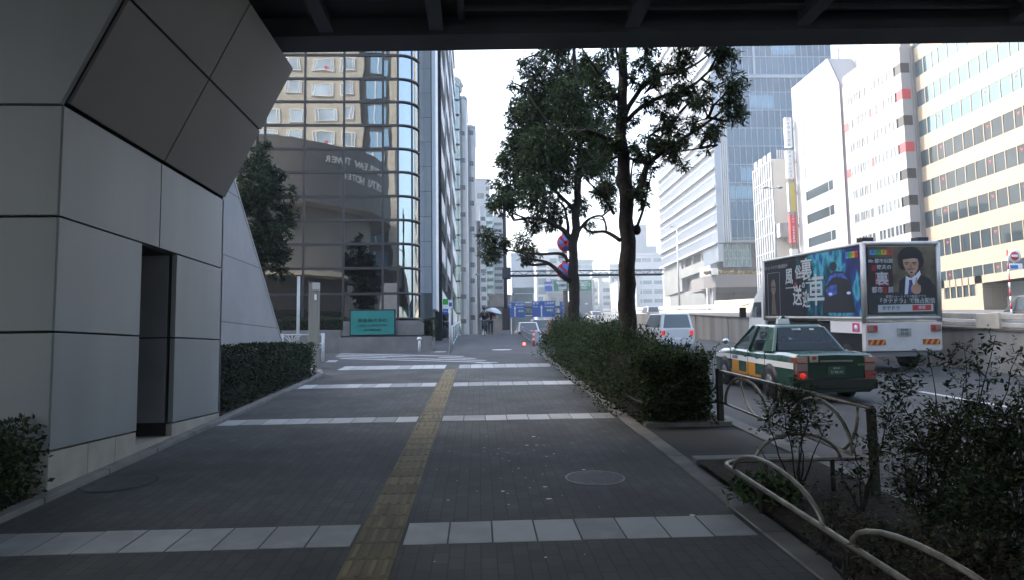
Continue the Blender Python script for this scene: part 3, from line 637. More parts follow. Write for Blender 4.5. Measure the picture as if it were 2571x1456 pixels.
# podium drum
YD = 80.; pr_ = mir(962, 420, YD); rad = 15.; dc = V((pr_.x-rad, 2*Y1-YD-6, 0)); zb_, zt_ = 17.6, 24.2
m_drum = M('drum_cladding', (.17, .16, .15), .6, var=.08, vs=.4)
def drum(rad, z0, z1, a0=-100, a1=190, n=64, c=None):
    c = c or dc; mb = MB(); mb.smooth = True
    ps = [(c.x+rad*math.cos(R(a0+(a1-a0)*i/n)), c.y+rad*math.sin(R(a0+(a1-a0)*i/n))) for i in range(n+1)]
    mb.add([(x, y, z0) for x, y in ps]+[(x, y, z1) for x, y in ps], [(i, i+1, n+2+i, n+1+i) for i in range(n)])
    mb.smooth = False; mb.poly([(x, y, z0) for x, y in ps]); mb.poly([(x, y, z1) for x, y in ps]); return mb
drum(rad, zb_, zt_).build('podium_drum', m_drum, t)
drum(rad-2.5, 9.5, zb_-.01).build('lower_drum', M('lower_drum', (.20, .195, .185), .7, var=.08, vs=.4), t)
drum(rad+4, 6.0, 9.4).build('podium_base', M('podium_base', (.12, .11, .10), .6), t)
drum(rad+5.5, 9.0, 9.45, c=dc+V((2, 0, 0))).build('podium_terrace', M('terrace_edge', (.5, .45, .36), .7), t)
m_let = M('hotel_lettering', (.9, .88, .82), .4, metal=.2)
def arc_text(s, z, size, a_mid, parent):
    a = a_mid - (len(s)-1)*size*.70/rad/2
    for ch in s:
        if ch != ' ':
            q = V((dc.x+(rad+.05)*math.cos(a), dc.y+(rad+.05)*math.sin(a), z)); tg = V((-math.sin(a), math.cos(a), 0))
            text('lettering', ch, size, m_let, q, tg, (0, 0, 1), parent, ext=.08)
        a += size*.70/rad
# the drum's outward tangent runs from its right edge to its left edge as the glass shows it
arc_text('CERULEAN TOWER', 22.4, 1.05, R(31), t)
arc_text('TOKYU HOTEL', 20.7, 1.05, R(26), t)

# ================================================================ RIGHT SIDE: RAMP WALL AND BARRIERS
XR = 14.5
mb = MB(); y = -20
while y < 62:
    e = y+5.9; mb.hexa([(XR, y+.01, zr(y)-.3), (XR+.45, y+.01, zr(y)-.3), (XR+.45, e, zr(e)-.3), (XR, e, zr(e)-.3), (XR, y+.01, zw(y)), (XR+.45, y+.01, zw(y)), (XR+.45, e, zw(e)), (XR, e, zw(e))]); y += 6
one(mb, 'ramp_wall', m_conc, 'stained concrete retaining wall of the ramp beyond the road', 'wall')
mb = MB(); mb.hexa([(XR-.05, -20, zw(-20)+.002), (XR+.5, -20, zw(-20)+.002), (XR+.5, 62, zw(62)+.002), (XR-.05, 62, zw(62)+.002), (XR-.05, -20, zw(-20)+.05), (XR+.5, -20, zw(-20)+.05), (XR+.5, 62, zw(62)+.05), (XR-.05, 62, zw(62)+.05)])
struct(mb, 'kerb_coping', M('coping_brown', (.13, .11, .09), .8, var=.3, vs=2))
t = thing('guard_rail', 'two rail cream guard rail along the top of the ramp wall', 'guard rail', (XR+.3, 20, zw(20)))
for h0, h1, wd in ((.30, .47, .12), (.08, .22, .10)):
    mb = MB()
    for y in [a for a in range(-8, 30, 4)]:
        mb.hexa([(XR+.15, y+.02, zw(y)+h0), (XR+.15+wd, y+.02, zw(y)+h0), (XR+.15+wd, y+3.98, zw(y+4)+h0), (XR+.15, y+3.98, zw(y+4)+h0), (XR+.15, y+.02, zw(y)+h1), (XR+.15+wd, y+.02, zw(y)+h1), (XR+.15+wd, y+3.98, zw(y+4)+h1), (XR+.15, y+3.98, zw(y+4)+h1)])
    mb.build('rail', M('rail_cream', (.50, .48, .44), .6, var=.2, vs=2), t, bevel=.02)
for y in range(-8, 32, 2):
    mb = MB(); mb.box(XR+.28, XR+.40, y-.06, y+.06, zw(y)+.05, zw(y)+.46); mb.build('post', m_gsteel, t)
mb = MB(); mb.box(XR+.08, XR+.5, 18.9, 19.8, zw(19)+.04, zw(19)+.50); mb.build('end_block', m_cream, t, bevel=.02)  # paler cream painted in for sunlight that does not reach the block
# bright far barrier in the sun
t = thing('far_barrier', 'long sunlit cream barrier panel with bolt holes along the far carriageway', 'barrier', (30, 60, 5))
XF = 27.; q0, q1 = atx(1884, 790, XF), atx(1795, 790, XF); 
zl = lambda y: atx(1840, 800, XF).z+(y-q0.y)*.055; 
mb = MB(); a, b = q0.y-26, q1.y
mb.hexa([(XF, a, zl(a)-2), (XF+.2, a, zl(a)-2), (XF+.2, b, zl(b)-2), (XF, b, zl(b)-2), (XF, a, zl(a)+1.8), (XF+.2, a, zl(a)+1.8), (XF+.2, b, zl(b)+1.8), (XF, b, zl(b)+1.8)]); mb.build('panel', M('sunlit_barrier', (.62, .54, .42), .7, var=.1, vs=1), t)
mb = MB()
for k in range(30): y = a+(b-a)*k/30; mb.box(XF-.02, XF-.002, y, y+.14, zl(y)+.75, zl(y)+.85)
mb.build('bolt_holes', m_gap, t)
t = thing('steel_barrier', 'silver steel beam barrier continuing the cream barrier up the ramp', 'barrier', (30, 80, 6))
mb = MB(); c2 = 150
for dz, h in ((.95, .42), (.35, .4), (-2.4, 2.5)):
    mb.hexa([(XF, b, zl(b)+dz), (XF+.15, b, zl(b)+dz), (XF+.15, c2, zl(c2)+dz), (XF, c2, zl(c2)+dz), (XF, b, zl(b)+dz+h), (XF+.15, b, zl(b)+dz+h), (XF+.15, c2, zl(c2)+dz+h), (XF, c2, zl(c2)+dz+h)])
mb.build('beam', m_wpaint, t)

# ================================================================ RIGHT SIDE: THE BUILDINGS
m_yel = brickmat('cream_stone', (.315, .262, .20), (.33, .275, .21), (.25, .21, .165), 2.4, 1.02, .03, rot=(R(90), 0, R(90)), rough=.7, var=.05, bump=.02, offset=0)
m_gl = M('office_glass', (.03, .045, .055), .04, spec=.22, metal=.0, var=.25, vs=.35)
m_glb = M('sky_glass', (.085, .145, .175), .04, metal=.5)  # blue of the reflected sky painted into the upper window rows
X1 = 43.3; y1a = atx(2305, 400, X1).y
t = thing('cream_office_building', 'cream stone office block with ribbon windows at the right edge of the photo', 'office building', (X1+8, 58, 4))
zrow1 = atx(2322, 299, X1).z; pt = 3.0
dY0, dY1 = atx(2490, 760, X1).y, atx(2590, 760, X1).y; dz1 = atx(2475, 722, X1).z
mb = MB(); zlast = None
tops = [zrow1+pt*k for k in range(3, -7, -1)]
hgt = 1.56
z_up = 42.
def wallbox(za, zb, ya=None, yb=None): mb.box(X1, X1+14, ya if ya else 46, yb if yb else y1a, za, zb)
prev = z_up
for k, zt_ in enumerate(tops):
    if zt_-hgt < 5.5: break
    wallbox(zt_, prev); mb.box(X1+.06, X1+14, 46, y1a-.3, zt_-hgt, zt_); mb.box(X1, X1+14, y1a-.35, y1a, zt_-hgt, zt_); prev = zt_-hgt
zlow = prev; wl0 = atx(2372, 745, X1)
s_top, s_bot = atx(2372, 706, X1).z, atx(2372, 750, X1).z
yw0, yw1 = atx(2370, 720, X1).y, atx(2449, 720, X1).y
wallbox(s_top, prev); wallbox(s_bot, s_top, yw0, None); wallbox(s_bot, s_top, atx(2468, 740, X1).y, yw1); wallbox(0, s_bot, atx(2468, 740, X1).y, None)
mb.box(X1+.2, X1+14, yw1, yw0, s_bot, s_top); wallbox(0, s_top, 46, 50.5)
mb.build('wall', m_yel, t)
pat = [1.15, 1.15, .78, 1.15, 1.15, 1.15, 1.15, .78]
for k, zt_ in enumerate(tops):
    if zt_-hgt < 5.5: break
    mb = MB(); mm = MB(); tr = MB(); y = y1a-.45; i = 0
    while y > 47:
        wd = pat[i % 8]*1.02; mb.box(X1+.03, X1+.057, y-wd, y, zt_-hgt, zt_); mm.box(X1-.01, X1+.029, y-wd-.09, y-wd-.01, zt_-hgt, zt_)
        if i % 8 in (2, 7) and zt_ < zrow1+1: c = y-wd/2; zc = zt_-.42; tr.prism([(X1+.018, c-.14, zc+.1), (X1+.018, c+.14, zc+.1), (X1+.018, c, zc-.14)], (.012, 0, 0))
        y -= wd+.10; i += 1
    wnd = mb.build('window', m_gl if k > 3 else m_glb, t); mm.build('mullion', M('mullion_cream%d' % k, (.36, .30, .22), .5) if k == 0 else MATS['mullion_cream0'], wnd)
    if tr.v: tr.build('red_triangle', m_red, wnd)
mb = MB(); mb.box(X1+.10, X1+.18, yw1+.05, yw0-.05, s_bot, s_top); wnd = mb.build('window', m_gl, t)
mb = MB()
for k in range(6): y = yw1+(yw0-yw1)*k/5; mb.box(X1+.0, X1+.097, y-.06, y+.06, s_bot, s_top)
mb.build('mullion', MATS['mullion_cream0'], wnd)
mb = MB(); yq = atx(2468, 740, X1).y; mb.box(X1+2.2, X1+2.4, 50.5, yq, 0, s_top); mb.build('doorway_back', M('doorway_blue', (.45, .55, .58), .6), t)
mb = MB(); mb.box(X1+2.1, X1+2.19, 51.5, atx(2506, 740, X1+2).y, 2, atx(2510, 745, X1+2.1).z); mb.build('door_panel', m_white, t)

X2 = 42.0; f2 = lambda v: atx(v, 500, X2).y
ya2, yb2 = f2(2282), f2(2131)
t = thing('white_office_building', 'white office block with red and black checker panels on its corner', 'office building', (X2+5, 73, 4))
m_wht = M('white_cladding', (.36, .365, .38), .6, var=.04, vs=.5)
M('pale_window', (.15, .18, .20), .15, var=.5, vs=.8)  # upper rows coloured paler for the sky they mirror
m_end = M('checker_black', (.015, .015, .018), .4); m_rd = M('checker_red', (.60, .04, .05), .45); m_gp = M('grey_infill', (.28, .28, .30), .6)
rt0 = atx(2289, 139, X2).z; p2 = 2.66; h2 = .98; ztop2 = rt0+1.65
rows2 = [rt0-p2*k for k in range(0, 11)]
mb = MB(); prev = ztop2
for z in rows2:
    mb.box(X2, X2+10, ya2, yb2, z, prev); mb.box(X2+.25, X2+10, ya2+.02, yb2, z-h2, z); prev = z-h2
mb.box(X2, X2+10, ya2, yb2, 2, prev)
mb.build('wall', m_wht, t)
wp = [(2143, 2150), (2150.5, 2157), (2159, 2165.5), (2166, 2172), (2176, 2184), (2185, 2194), (2203, 2211), (2212, 2220), (2222.5, 2231), (2232, 2241), (2243.5, 2252), (2253, 2262)]
for i, z in enumerate(rows2[:9]):
    for a, b in ((f2(q), f2(p)) for p, q in [(wp[k][0], wp[k+1][1]) for k in range(0, 12, 2)]):
        mb = MB(); mb.box(X2+.03, X2+.24, a, b, z-h2, z); mb.build('window', m_win if i > 5 else MATS['pale_window'], t)
mf = MB()
for z in rows2[:9]:
    for p, q in wp:
        for v in (p, q): y = f2(v); mf.box(X2-.01, X2+.028, y-.06, y+.06, z-h2, z)
    mf.box(X2-.04, X2+.1, f2(2263), f2(2196), z-h2-.08, z-h2)
    mf.box(X2-.04, X2+.1, f2(2190), f2(2142), z-h2-.08, z-h2)
mf.build('window_frames', m_wht, t)
for i, z in enumerate(rows2):
    cm = m_rd if i in (1, 3) else m_end
    mb = MB(); mb.box(X2-.015, X2+.9, ya2-.015, f2(2268), z-h2, z); mb.build('corner_panel', cm, t)
    cm2 = m_rd if i in (1, 3) else m_gp
    mb = MB(); mb.box(X2-.012, X2+.24, f2(2142), yb2+.0, z-h2, z); mb.build('infill_panel', cm2, t)
    mb = MB(); mb.box(X2-.012, X2+.24, f2(2202), f2(2195), z-h2, z); mb.build('infill_panel', cm2, t)
mb = MB(); mb.box(X2+1.05, X2+1.6, ya2-.25, ya2+.2, 3, ztop2); mb.build('recess_strip', M('recess_shade_grey', (.22, .21, .20), .7), t)  # grey box paints the shaded recess beside the end face
mb = MB()
for k in range(16): y = ya2+(yb2-ya2)*k/15; mb.box(X2+.1, X2+.15, y-.03, y+.03, ztop2, ztop2+1.15)
mb.box(X2+.09, X2+.16, ya2, yb2, ztop2+1.15, ztop2+1.22); mb.build('roof_rail', M('rail_beige', (.45, .43, .38), .6), t)
mb = MB(); mb.box(X2+.13, X2+.14, ya2, yb2, ztop2, ztop2+1.14); mb.build('roof_screen', glassmat('pale_screen', (.6, .62, .6), .35), t)

f3 = lambda v: atx(v, 400, X2).y
y3a, y3b = f3(2117), f3(1996); zt3 = atx(2091, 136, X2).z; zc3 = atx(2115, 204, X2).z; y3c = f3(2091)
t = thing('bevelled_white_building', 'plain white office block with one roof corner cut off at an angle', 'office building', (X2+5, 85, 4))
rt3 = atx(2096, 254, X2).z
rows3 = [rt3-3.0*k for k in range(-1, 8)]; h3 = 1.17
ywa, ywb = f3(2108), f3(2019)
mb = MB()
ptop = rows3[0]
ywa = y3c+.25
mb.prism([(X2, y3a, 2), (X2, y3a, zc3), (X2, y3c, zt3), (X2, y3c, 2)], (9, 0, 0))
prev = zt3
for z in rows3:
    mb.box(X2, X2+9, y3c, y3b, z, prev)
    mb.box(X2, X2+9, y3c, ywa, z-h3, z); mb.box(X2, X2+9, ywb, y3b, z-h3, z); mb.box(X2+.15, X2+9, ywa, ywb, z-h3, z); prev = z-h3
mb.box(X2, X2+9, y3c, y3b, 2, prev); mb.build('wall', m_wht, t)
for i, z in enumerate(rows3):
    mb = MB(); mb.box(X2+.06, X2+.145, ywa, ywb, z-h3, z); wnd = mb.build('window', m_gl if i > 3 else M('sky_washed_glass0', (.24, .33, .39), .15, metal=.1) if i == 0 else MATS['sky_washed_glass0'], t)  # upper rows carry the pale sky reflection in their colour
    mb = MB(); y = ywa+1.1; mb.box(X2+.02, X2+.058, y-.05, y+.05, z-h3, z); mb.build('frame', m_wht, wnd)
mb = MB(); mb.bar((X2+.05, y3a-.03, zc3), (X2+.05, y3a-.03, 3), .12, .12, up=(1, 0, 0)); mb.bar((X2+.05, y3c-.03, zt3), (X2+.05, y3a-.03, zc3), .12, .12, up=(1, 0, 0)); mb.build('edge_strip', M('fringe_violet', (.13, .12, .17), .5), t)  # dark violet strip painted for lens colour fringe and shaded side face
mb = MB(); mb.box(X2+3, X2+14, 70, 90, 20, zt3+1.3); mb.build('roof_block', M('roof_block_grey', (.30, .31, .33), .7, var=.05), t)
mb = MB(); q = atx(2083, 130, X2); mb.bar((X2+1.5, q.y+1, zt3), (X2+1.5, q.y+1, zt3+1.3), .35, .3); mb.build('roof_antenna', m_wpaint, t)
# shop signs hung on its corner
t2 = thing('sign_stack', 'column of hanging shop signs white yellow and red on brackets at the white building corner', 'sign', (X2, y3b, 12))
ys3 = y3b-.35; sgn = [(296, 370, m_white, 'ハイウェービル'), (379, 448, m_white, 'イメージニクス'), (458, 532, M('sign_yellow', (.55, .42, .04), .5), ''), (540, 611, m_red, 'CNA 日本家庭教師'), (626, 700, m_white, ''), (708, 778, M('sign_grey', (.45, .45, .44), .6), 'マーメイド')]
for i, (a, b, m, s) in enumerate(sgn):
    xa_, xb_ = X2-1.25, X2-.40; za, zb = at(1995, b, ys3).z, at(1995, a, ys3).z
    mb = MB(); mb.box(xa_, xb_, ys3, ys3+.5, za, zb); f = mb.build('sign_box', m_wht if i in (2,) else m, t2)
    if i == 2: mb = MB(); mb.box(xa_+.25, xb_, ys3-.02, ys3-.003, za+.15, zb-.15); mb.build('sign_face', m, f)
    mb = MB(); mb.bar((xb_, ys3+.2, zb-.6), (xb_+.4, ys3+.2, zb-1.6), .1, .1); mb.bar((xb_, ys3+.2, zb-.3), (xb_+.4, ys3+.2, zb-.3), .1, .1); mb.build('bracket', m_wht, f)
    hgt_ = (zb-za)/max(1, len(s))
    for j, ch in enumerate(s):
        if ch == ' ': continue
        ch2 = '丨' if ch == 'ー' else ch
        text('lettering', ch2, min(hgt_*.85, .75), m_white if m is m_red else m_black, ((xa_+xb_)/2, ys3-.01, zb-hgt_*(j+.5)), (1, 0, 0), (0, 0, 1), f, ext=.003)

X4 = 42.; f4 = lambda v: atx(v, 600, X4).y
y4a, y4b = f4(1946), f4(1899); zt4 = atx(1946, 394, X4).z
t = thing('beige_slab_building', 'beige slab building with a gridded glass front beside the hanging signs', 'office building', (X4+4, 100, 4))
mb = MB(); mb.box(X4+.1, X4+9, y4a, y4b, 2, zt4); mb.build('wall', M('beige_wall', (.66, .61, .53), .7, var=.05, vs=.3), t)
mb = MB(); mb.box(X4, X4+.09, y4a+.1, y4b, 2, zt4-.3); mb.build('front_glass', M('front_glass', (.30, .36, .40), .1, metal=.3), t)
mb = MB()
for k in range(9): y = y4a+(y4b-y4a)*k/8; mb.box(X4-.12, X4-.0, y-.12, y+.12, 2, zt4)
for k in range(12): z = zt4-.2-2.6*k; mb.box(X4-.08, X4-.01, y4a, y4b, z-.1, z+.1)
mb.build('front_grid', m_wht, t)
mb = MB(); mb.box(X4+2.4, X4+2.7, y4a-.25, y4a-.01, 5, zt4-1.5); mb.box(X4+3.0, X4+4.2, y4a-.4, y4a-.01, 4, zt4); mb.build('downpipe', M('shaded_beige', (.35, .31, .26), .7), t)  # wall beige darkened in the colour itself, as if in shade
for k in range(4): mb = MB(); y = y4a+.4+(y4b-y4a)*k/4; mb.box(X4+.1, X4+.2, y, y+1.1, zt4, zt4+1.1); mb.build('roof_screen', m_gsteel, t)
mb = MB();
for k in range(8): mb.box(X4+1.0+k*.33, X4+1.15+k*.33, y4a+.2, y4a+.3, zt4, zt4+1.4)
mb.build('roof_fence', m_wht, t)
mb = MB(); q = at(1963, 585, y4a-.6); mb.box(q.x-.6, q.x+1.0, y4a-1.4, y4a-.02, at(1960, 600, y4a).z, at(1960, 565, y4a).z); mb.box(q.x+.6, q.x+2.2, y4a-1, y4a-.45, at(1960, 612, y4a).z, at(1960, 598, y4a).z); mb.build('air_conditioner', M('ac_grey', (.3, .3, .3), .6, var=.3, vs=1), t)

# blue glass tower and its long banded wing
YT = 121.; gX = lambda v: at(v, 400, YT).x
xt0, xt1 = gX(1828), gX(2100); zb5 = at(1860, 603, YT).z
t = thing('blue_glass_tower', 'tall blue glass tower with a white mullion grid above a dark recessed base', 'tower', (xt0+9, YT, 5))
m_bl = M('blue_glass', (.045, .100, .150), .08, metal=.55, var=.10, vs=.12)
m_bl2 = M('blue_glass_light', (.13, .22, .29), .08, metal=.55)
mb = MB(); mb.box(xt0+.2, xt1, YT+.2, YT+34, zb5, 88); mb.build('core', m_bl, t)
fz_ = [at(1950, v, YT).z for v in (212, 282, 353, 418)]; pf = 3.35
m_bl3 = M('blue_glass_dark', (.034, .080, .122), .08, metal=.55, var=.15, vs=.15)
mb = MB(); z = zb5+.3; k = 0
mw = MB(); ml = MB(); nx = 9; dx = (xt1-xt0)/nx
while z < 70:
    (mb if k % 2 else mw).box(xt0, xt1, YT, YT+.15, z, z+pf-.02)
    rp2 = random.Random(k)
    if k in (2, 3, 7, 10): 
        a = rp2.randint(0, 5); ml = MB(); ml.box(xt0+dx*a, xt0+dx*(a+2), YT-.03, YT-.004, z+.4, z+pf-.6); ml.build('blind_panel', m_bl2, t)
    z += pf; k += 1
mb.build('glass_band', m_bl, t); mw.build('glass_band', m_bl3, t); mb = MB()
for i in range(nx*2+1): x = xt0+dx*i/2; mb.box(x-.05, x+.05, YT-.10, YT-.035, zb5, 70)
k = 0; z = zb5+.3
while z < 70: mb.box(xt0, xt1, YT-.09, YT-.035, z-.06, z+.06); z += pf
zz = at(1950, 194, YT).z; mb.box(xt0, xt1, YT-.25, YT-.03, zz-.25, zz+.25); xx = gX(1873)+2.2; mb.box(xx-.2, xx+.2, YT-.25, YT-.03, zz, 70)
mb.build('mullion_grid', M('mullion_light', (.30, .38, .44), .5), t)
mb = MB()
for v in (1808, 1813, 1818, 1823): x = gX(v); mb.box(x-.12, x+.12, YT-.4, YT+.5, zb5-.5, 70)
mb.build('edge_fins', m_wpaint, t)
mb = MB(); mb.box(gX(1806), xt0, YT+.55, YT+6, zb5, 70); mb.build('edge_glass', m_bl2, t)
mb = MB(); mb.box(gX(1840), xt1, YT+2, YT+30, 3, zb5-.02); mb.box(gX(1795), xt1, YT+5, YT+30, 3, zb5-.02); mb.build('dark_base', M('dark_base', (.07, .075, .08), .5, var=.2, vs=.2), t)
mb = MB(); mb.box(gX(1806), xt1, YT-.1, YT+3, zb5-.5, zb5-.02); mb.build('base_soffit', m_gp, t)
mb = MB(); x0, x1 = gX(1812), gX(1880); za, zb = at(1850, 668, YT).z, at(1850, 607, YT).z; mb.box(x0, x1, YT+1.2, YT+1.4, za, zb); gg = mb.build('lobby_glass', M('lobby_glass', (.12, .18, .18), .08, metal=.4), t)
mb = MB()
for k in range(7): x = x0+(x1-x0)*k/6; mb.box(x-.08, x+.08, YT+1.1, YT+1.19, za, zb)
for k in range(4): z = za+(zb-za)*k/3; mb.box(x0, x1, YT+1.1, YT+1.19, z-.08, z+.08)
mb.build('lobby_grid', M('lobby_grid', (.35, .4, .4), .5), gg)
mb = MB(); xk0, xk1 = at(1781, 700, 112).x, at(1900, 700, 112).x; zk0, zk1 = at(1850, 722, 112).z, at(1850, 690, 112).z
mb.prism([(xk0+1.0, 112, zk0), (xk1+8, 112, zk0), (xk1+8, 122, zk0), (xk0, 122, zk0), (xk0, 115, zk0)], (0, 0, zk1-zk0)); mb.build('canopy', M('canopy_grey', (.16, .155, .16), .6), t)
for px in (1779, 1793): mb = MB(); x = at(px, 730, 113).x; mb.box(x-.22, x+.22, 113, 113.5, 3, zk0); mb.build('column', m_wht, t)
mb = MB(); x0, x1 = at(1786, 680, 112.2).x, at(1803, 680, 112.2).x; mb.box(x0, x1, 112.2, 112.4, zk1, zk1+1.1); mb.build('canopy_sign', m_white, t)
mb = MB(); rp2 = random.Random(5)
for k in range(700): x = rp2.uniform(x0-1, x1+9); mb.leaf(V((x, 112.3+rp2.random(), zk1+rp2.uniform(0, .5))), V((rp2.gauss(0, 1), rp2.gauss(0, 1), .8)), .45, .25, V((rp2.gauss(0, 1), rp2.gauss(0, 1), 1)))
mb.build('canopy_planting', M('dry_planting', (.25, .18, .06), .8, island=.7, var=.5), t, rec=False)

XG6 = 41.2; f6 = lambda v: atx(v, 500, XG6).y
y6a, y6b = f6(1797), f6(1655); led = [atx(1796, v, XG6).z for v in (372, 420, 470, 517, 563, 613)]; p6 = (led[0]-led[5])/5
t = thing('banded_glass_wing', 'long sunlit glass wing with white horizontal ledges beyond the lamp post', 'office building', (XG6+6, 140, 5))
m_wg = M('sky_pale_wing_glass', (.28, .34, .40), .3, var=.06, vs=.2)  # pale diffuse colour painted for sky mirrored in the glass
zbw = led[5]; mb = MB(); mb.box(XG6+.1, XG6+1.1, y6a, y6b, zbw, 66); mb.box(XG6+1.0, XG6+14, YT+36, y6b, zbw, 66); mb.build('front_glass', m_wg, t)
mb = MB(); nmu = 60
for k in range(nmu+1): y = y6a+(y6b-y6a)*k/nmu; mb.box(XG6-.02, XG6+.09, y-.05, y+.05, zbw, 66)
mb.build('mullions', M('wing_mullion', (.42, .46, .52), .5), t)
z = zbw; mb = MB(); mu = MB()
while z < 66:
    mb.box(XG6-.45, XG6+.098, y6a-.3, y6b, z-.17, z+.17); mu.box(XG6-.03, XG6+.097, y6a, y6b, z+p6*.62, z+p6*.66); z += p6
mb.build('ledges', M('ledge_white', (.48, .48, .49), .6), t); mu.build('transoms', MATS['wing_mullion'], t)
mb = MB(); ymid = f6(1760); zl_ = atx(1790, 662, XG6).z
mb.box(XG6+.1, XG6+.9, y6a, ymid, zl_, zbw-.19); mb.box(XG6+.1, XG6+1.4, f6(1775), f6(1748), zl_-4.6, zl_); mb.build('hanging_glass', m_wg, t)
mb = MB()
for k in range(14): y = y6a+(ymid-y6a)*k/13; mb.box(XG6-.02, XG6+.09, y-.05, y+.05, zl_, zbw-.19)
mb.build('hanging_mullions', MATS['wing_mullion'], t)
mb = MB(); mb.box(XG6+2, XG6+12, YT+4, y6b-2, 3, zbw-.19); mb.build('recessed_base', M('recess_base', (.12, .14, .15), .4, var=.3, vs=.15), t)
mb = MB(); mb.box(XG6+.3, XG6+2.0, ymid, f6(1690), zl_-.6, zl_+1.3); mb.box(XG6+.4, XG6+2.0, f6(1700), y6b, zl_-3, zbw-.2); mb.box(XG6+.8, XG6+1.9, f6(1775), f6(1665), 3, zl_-3.2); mb.build('terrace_wall', M('terrace_grey', (.17, .185, .19), .6, var=.15, vs=.3), t)
for v in (1748, 1725, 1705): mb = MB(); y = f6(v); mb.box(XG6+.5, XG6+.9, y-.2, y+.2, zl_+1.3, zbw-.2); mb.build('column', m_wht, t)
# ================================================================ FAR END OF THE STREET
def far_block(name, label, px0, px1, pt_, Y, mat, rows=(), wm=None, depth=12, pb=838, cols=((.08, .92),), extra=None):
    x0, x1 = at(px0, 700, Y).x, at(px1, 700, Y).x; za, zb = at(px0, pb, Y).z-3, at((px0+px1)/2, pt_, Y).z
    t = thing(name, label, 'building', ((x0+x1)/2, Y, za))
    mb = MB(); mb.box(x0, x1, Y, Y+depth, za, zb); mb.box(x0-.2, x1+.2, Y-.2, Y+.3, zb-.3, zb+.5); mb.build('wall', mat, t)
    for (a, b) in rows:
        for (c, d) in cols:
            mb = MB(); mb.box(x0+(x1-x0)*c, x0+(x1-x0)*d, Y-.08, Y+.5, at(px0, b, Y).z, at(px0, a, Y).z); mb.build('window', wm or m_win, t)
    return t, x0, x1, za, zb
m_hz = M('far_blue_grey_wall', (.33, .38, .43), .8, var=.04, vs=.1)
m_hzp = M('far_white_wall', (.55, .57, .58), .8, var=.05, vs=.1)
m_hw2 = M('far_window', (.16, .22, .24), .2, var=.3, vs=.3)
far_block('far_building', 'big windowless blue grey block in the distance right of the gantry post', 1284, 1347, 640, 210, m_hz, depth=40)
far_block('far_building', 'pale block with a column of square windows beside the windowless block', 1346, 1378, 646, 200, m_hzp, rows=[(y, y+16) for y in range(656, 790, 22)], wm=m_hw2, cols=((.15, .8),))
far_block('far_building', 'white block with small upper windows behind the no parking signs', 1377, 1425, 628, 205, m_hzp, rows=[(y, y+12) for y in (650, 676, 702, 740)], wm=m_hw2, cols=((.1, .45), (.6, .9)))
far_block('far_building', 'dark glass low block with white floor edges behind the blue road signs', 1290, 1337, 730, 130, M('far_dark_glass', (.14, .18, .19), .3, var=.3, vs=.3), rows=[(735, 737), (757, 759), (790, 792)], wm=m_white, cols=((0, 1),))
far_block('far_building', 'small white shop block with signs between the tree trunk and the blue signs', 1376, 1420, 735, 150, m_hzp, rows=[(745, 757), (770, 800)], wm=M('shop_beige', (.45, .42, .35), .7), cols=((.15, .5), (.6, .9)))
far_block('far_building', 'dark grey slab just right of the nearer trunk of the slimmer tree', 1452, 1490, 732, 160, M('far_slate', (.22, .26, .29), .8, var=.1, vs=.2), rows=[(760, 763), (785, 788)], wm=m_white, cols=((.4, .6),))
far_block('far_building', 'white apartment block with zigzag stair openings in the distance', 1488, 1534, 712, 190, m_hzp, rows=[(y, y+7) for y in (725, 742, 758, 775)], wm=m_hw2, cols=((.1, .3), (.55, .9)))
far_block('far_building', 'pale stair tower rising above the far viaduct', 1532, 1556, 668, 200, m_hzp, rows=[(y, y+8) for y in (700, 720, 740, 760)], wm=m_hw2, cols=((.2, .4),))
far_block('far_building', 'low pale block with a dark tall window under the far viaduct', 1553, 1592, 705, 175, m_hzp, rows=[(735, 755)], wm=m_hw2, cols=((.25, .75),))
t, x0, x1, za, zb = far_block('far_building', 'white office block with long dark window bands left of the sunlit wing', 1590, 1664, 640, 232, m_hzp, rows=[(y, y+9) for y in (650, 677, 706, 728, 750, 772)], wm=m_hw2, cols=((.03, .28), (.32, .62), (.7, .97)), depth=14)
mb = MB(); mb.box(x0+1, x1-1.5, 233, 240, zb, at(1620, 618, 232).z); mb.box(x0+.2, x0+5.5, 234, 240, zb, at(1610, 562, 232).z); mb.build('roof_house', M('roof_house_grey', (.30, .33, .36), .8), t)
t, x0, x1, za, zb = far_block('billboard', 'pale rooftop billboard on a lattice frame in the distance', 1452, 1489, 657, 185, M('billboard_pale', (.50, .55, .56), .6), pb=690, depth=.6); t['category'] = 'billboard'
text('lettering', 'ガーネット', 1.0, M('billboard_ink', (.2, .3, .36), .6), ((x0+x1)/2+.4, 184.7, zb-1.6), (1, 0, 0), (0, 0, 1), t)
mb = MB()
for x in (x0+.5, x1-.3, x1+1.2): mb.bar((x, 186, za-9), (x, 186, zb), .22, .22)
for k in range(4): mb.bar((x1-.3, 186, za-8+k*3.2), (x1+1.2, 186, za-5+k*3.2), .14, .14)
mb.build('lattice', m_gsteel, t)
t = thing('viaduct', 'far white viaduct beam on pillars crossing behind the street', 'viaduct', (30, 165, 3))
mb = MB(); mb.box(at(1486, 690, 165).x, at(1605, 690, 165).x, 165, 168, at(1550, 697, 165).z, at(1550, 684, 165).z); mb.build('beam', m_hzp, t)
for v in (1508, 1556, 1602): mb = MB(); x = at(v, 690, 165).x; mb.box(x-.5, x+.5, 165.2, 166, 2.9, at(1550, 697.2, 165).z); mb.build('pillar', m_white, t)
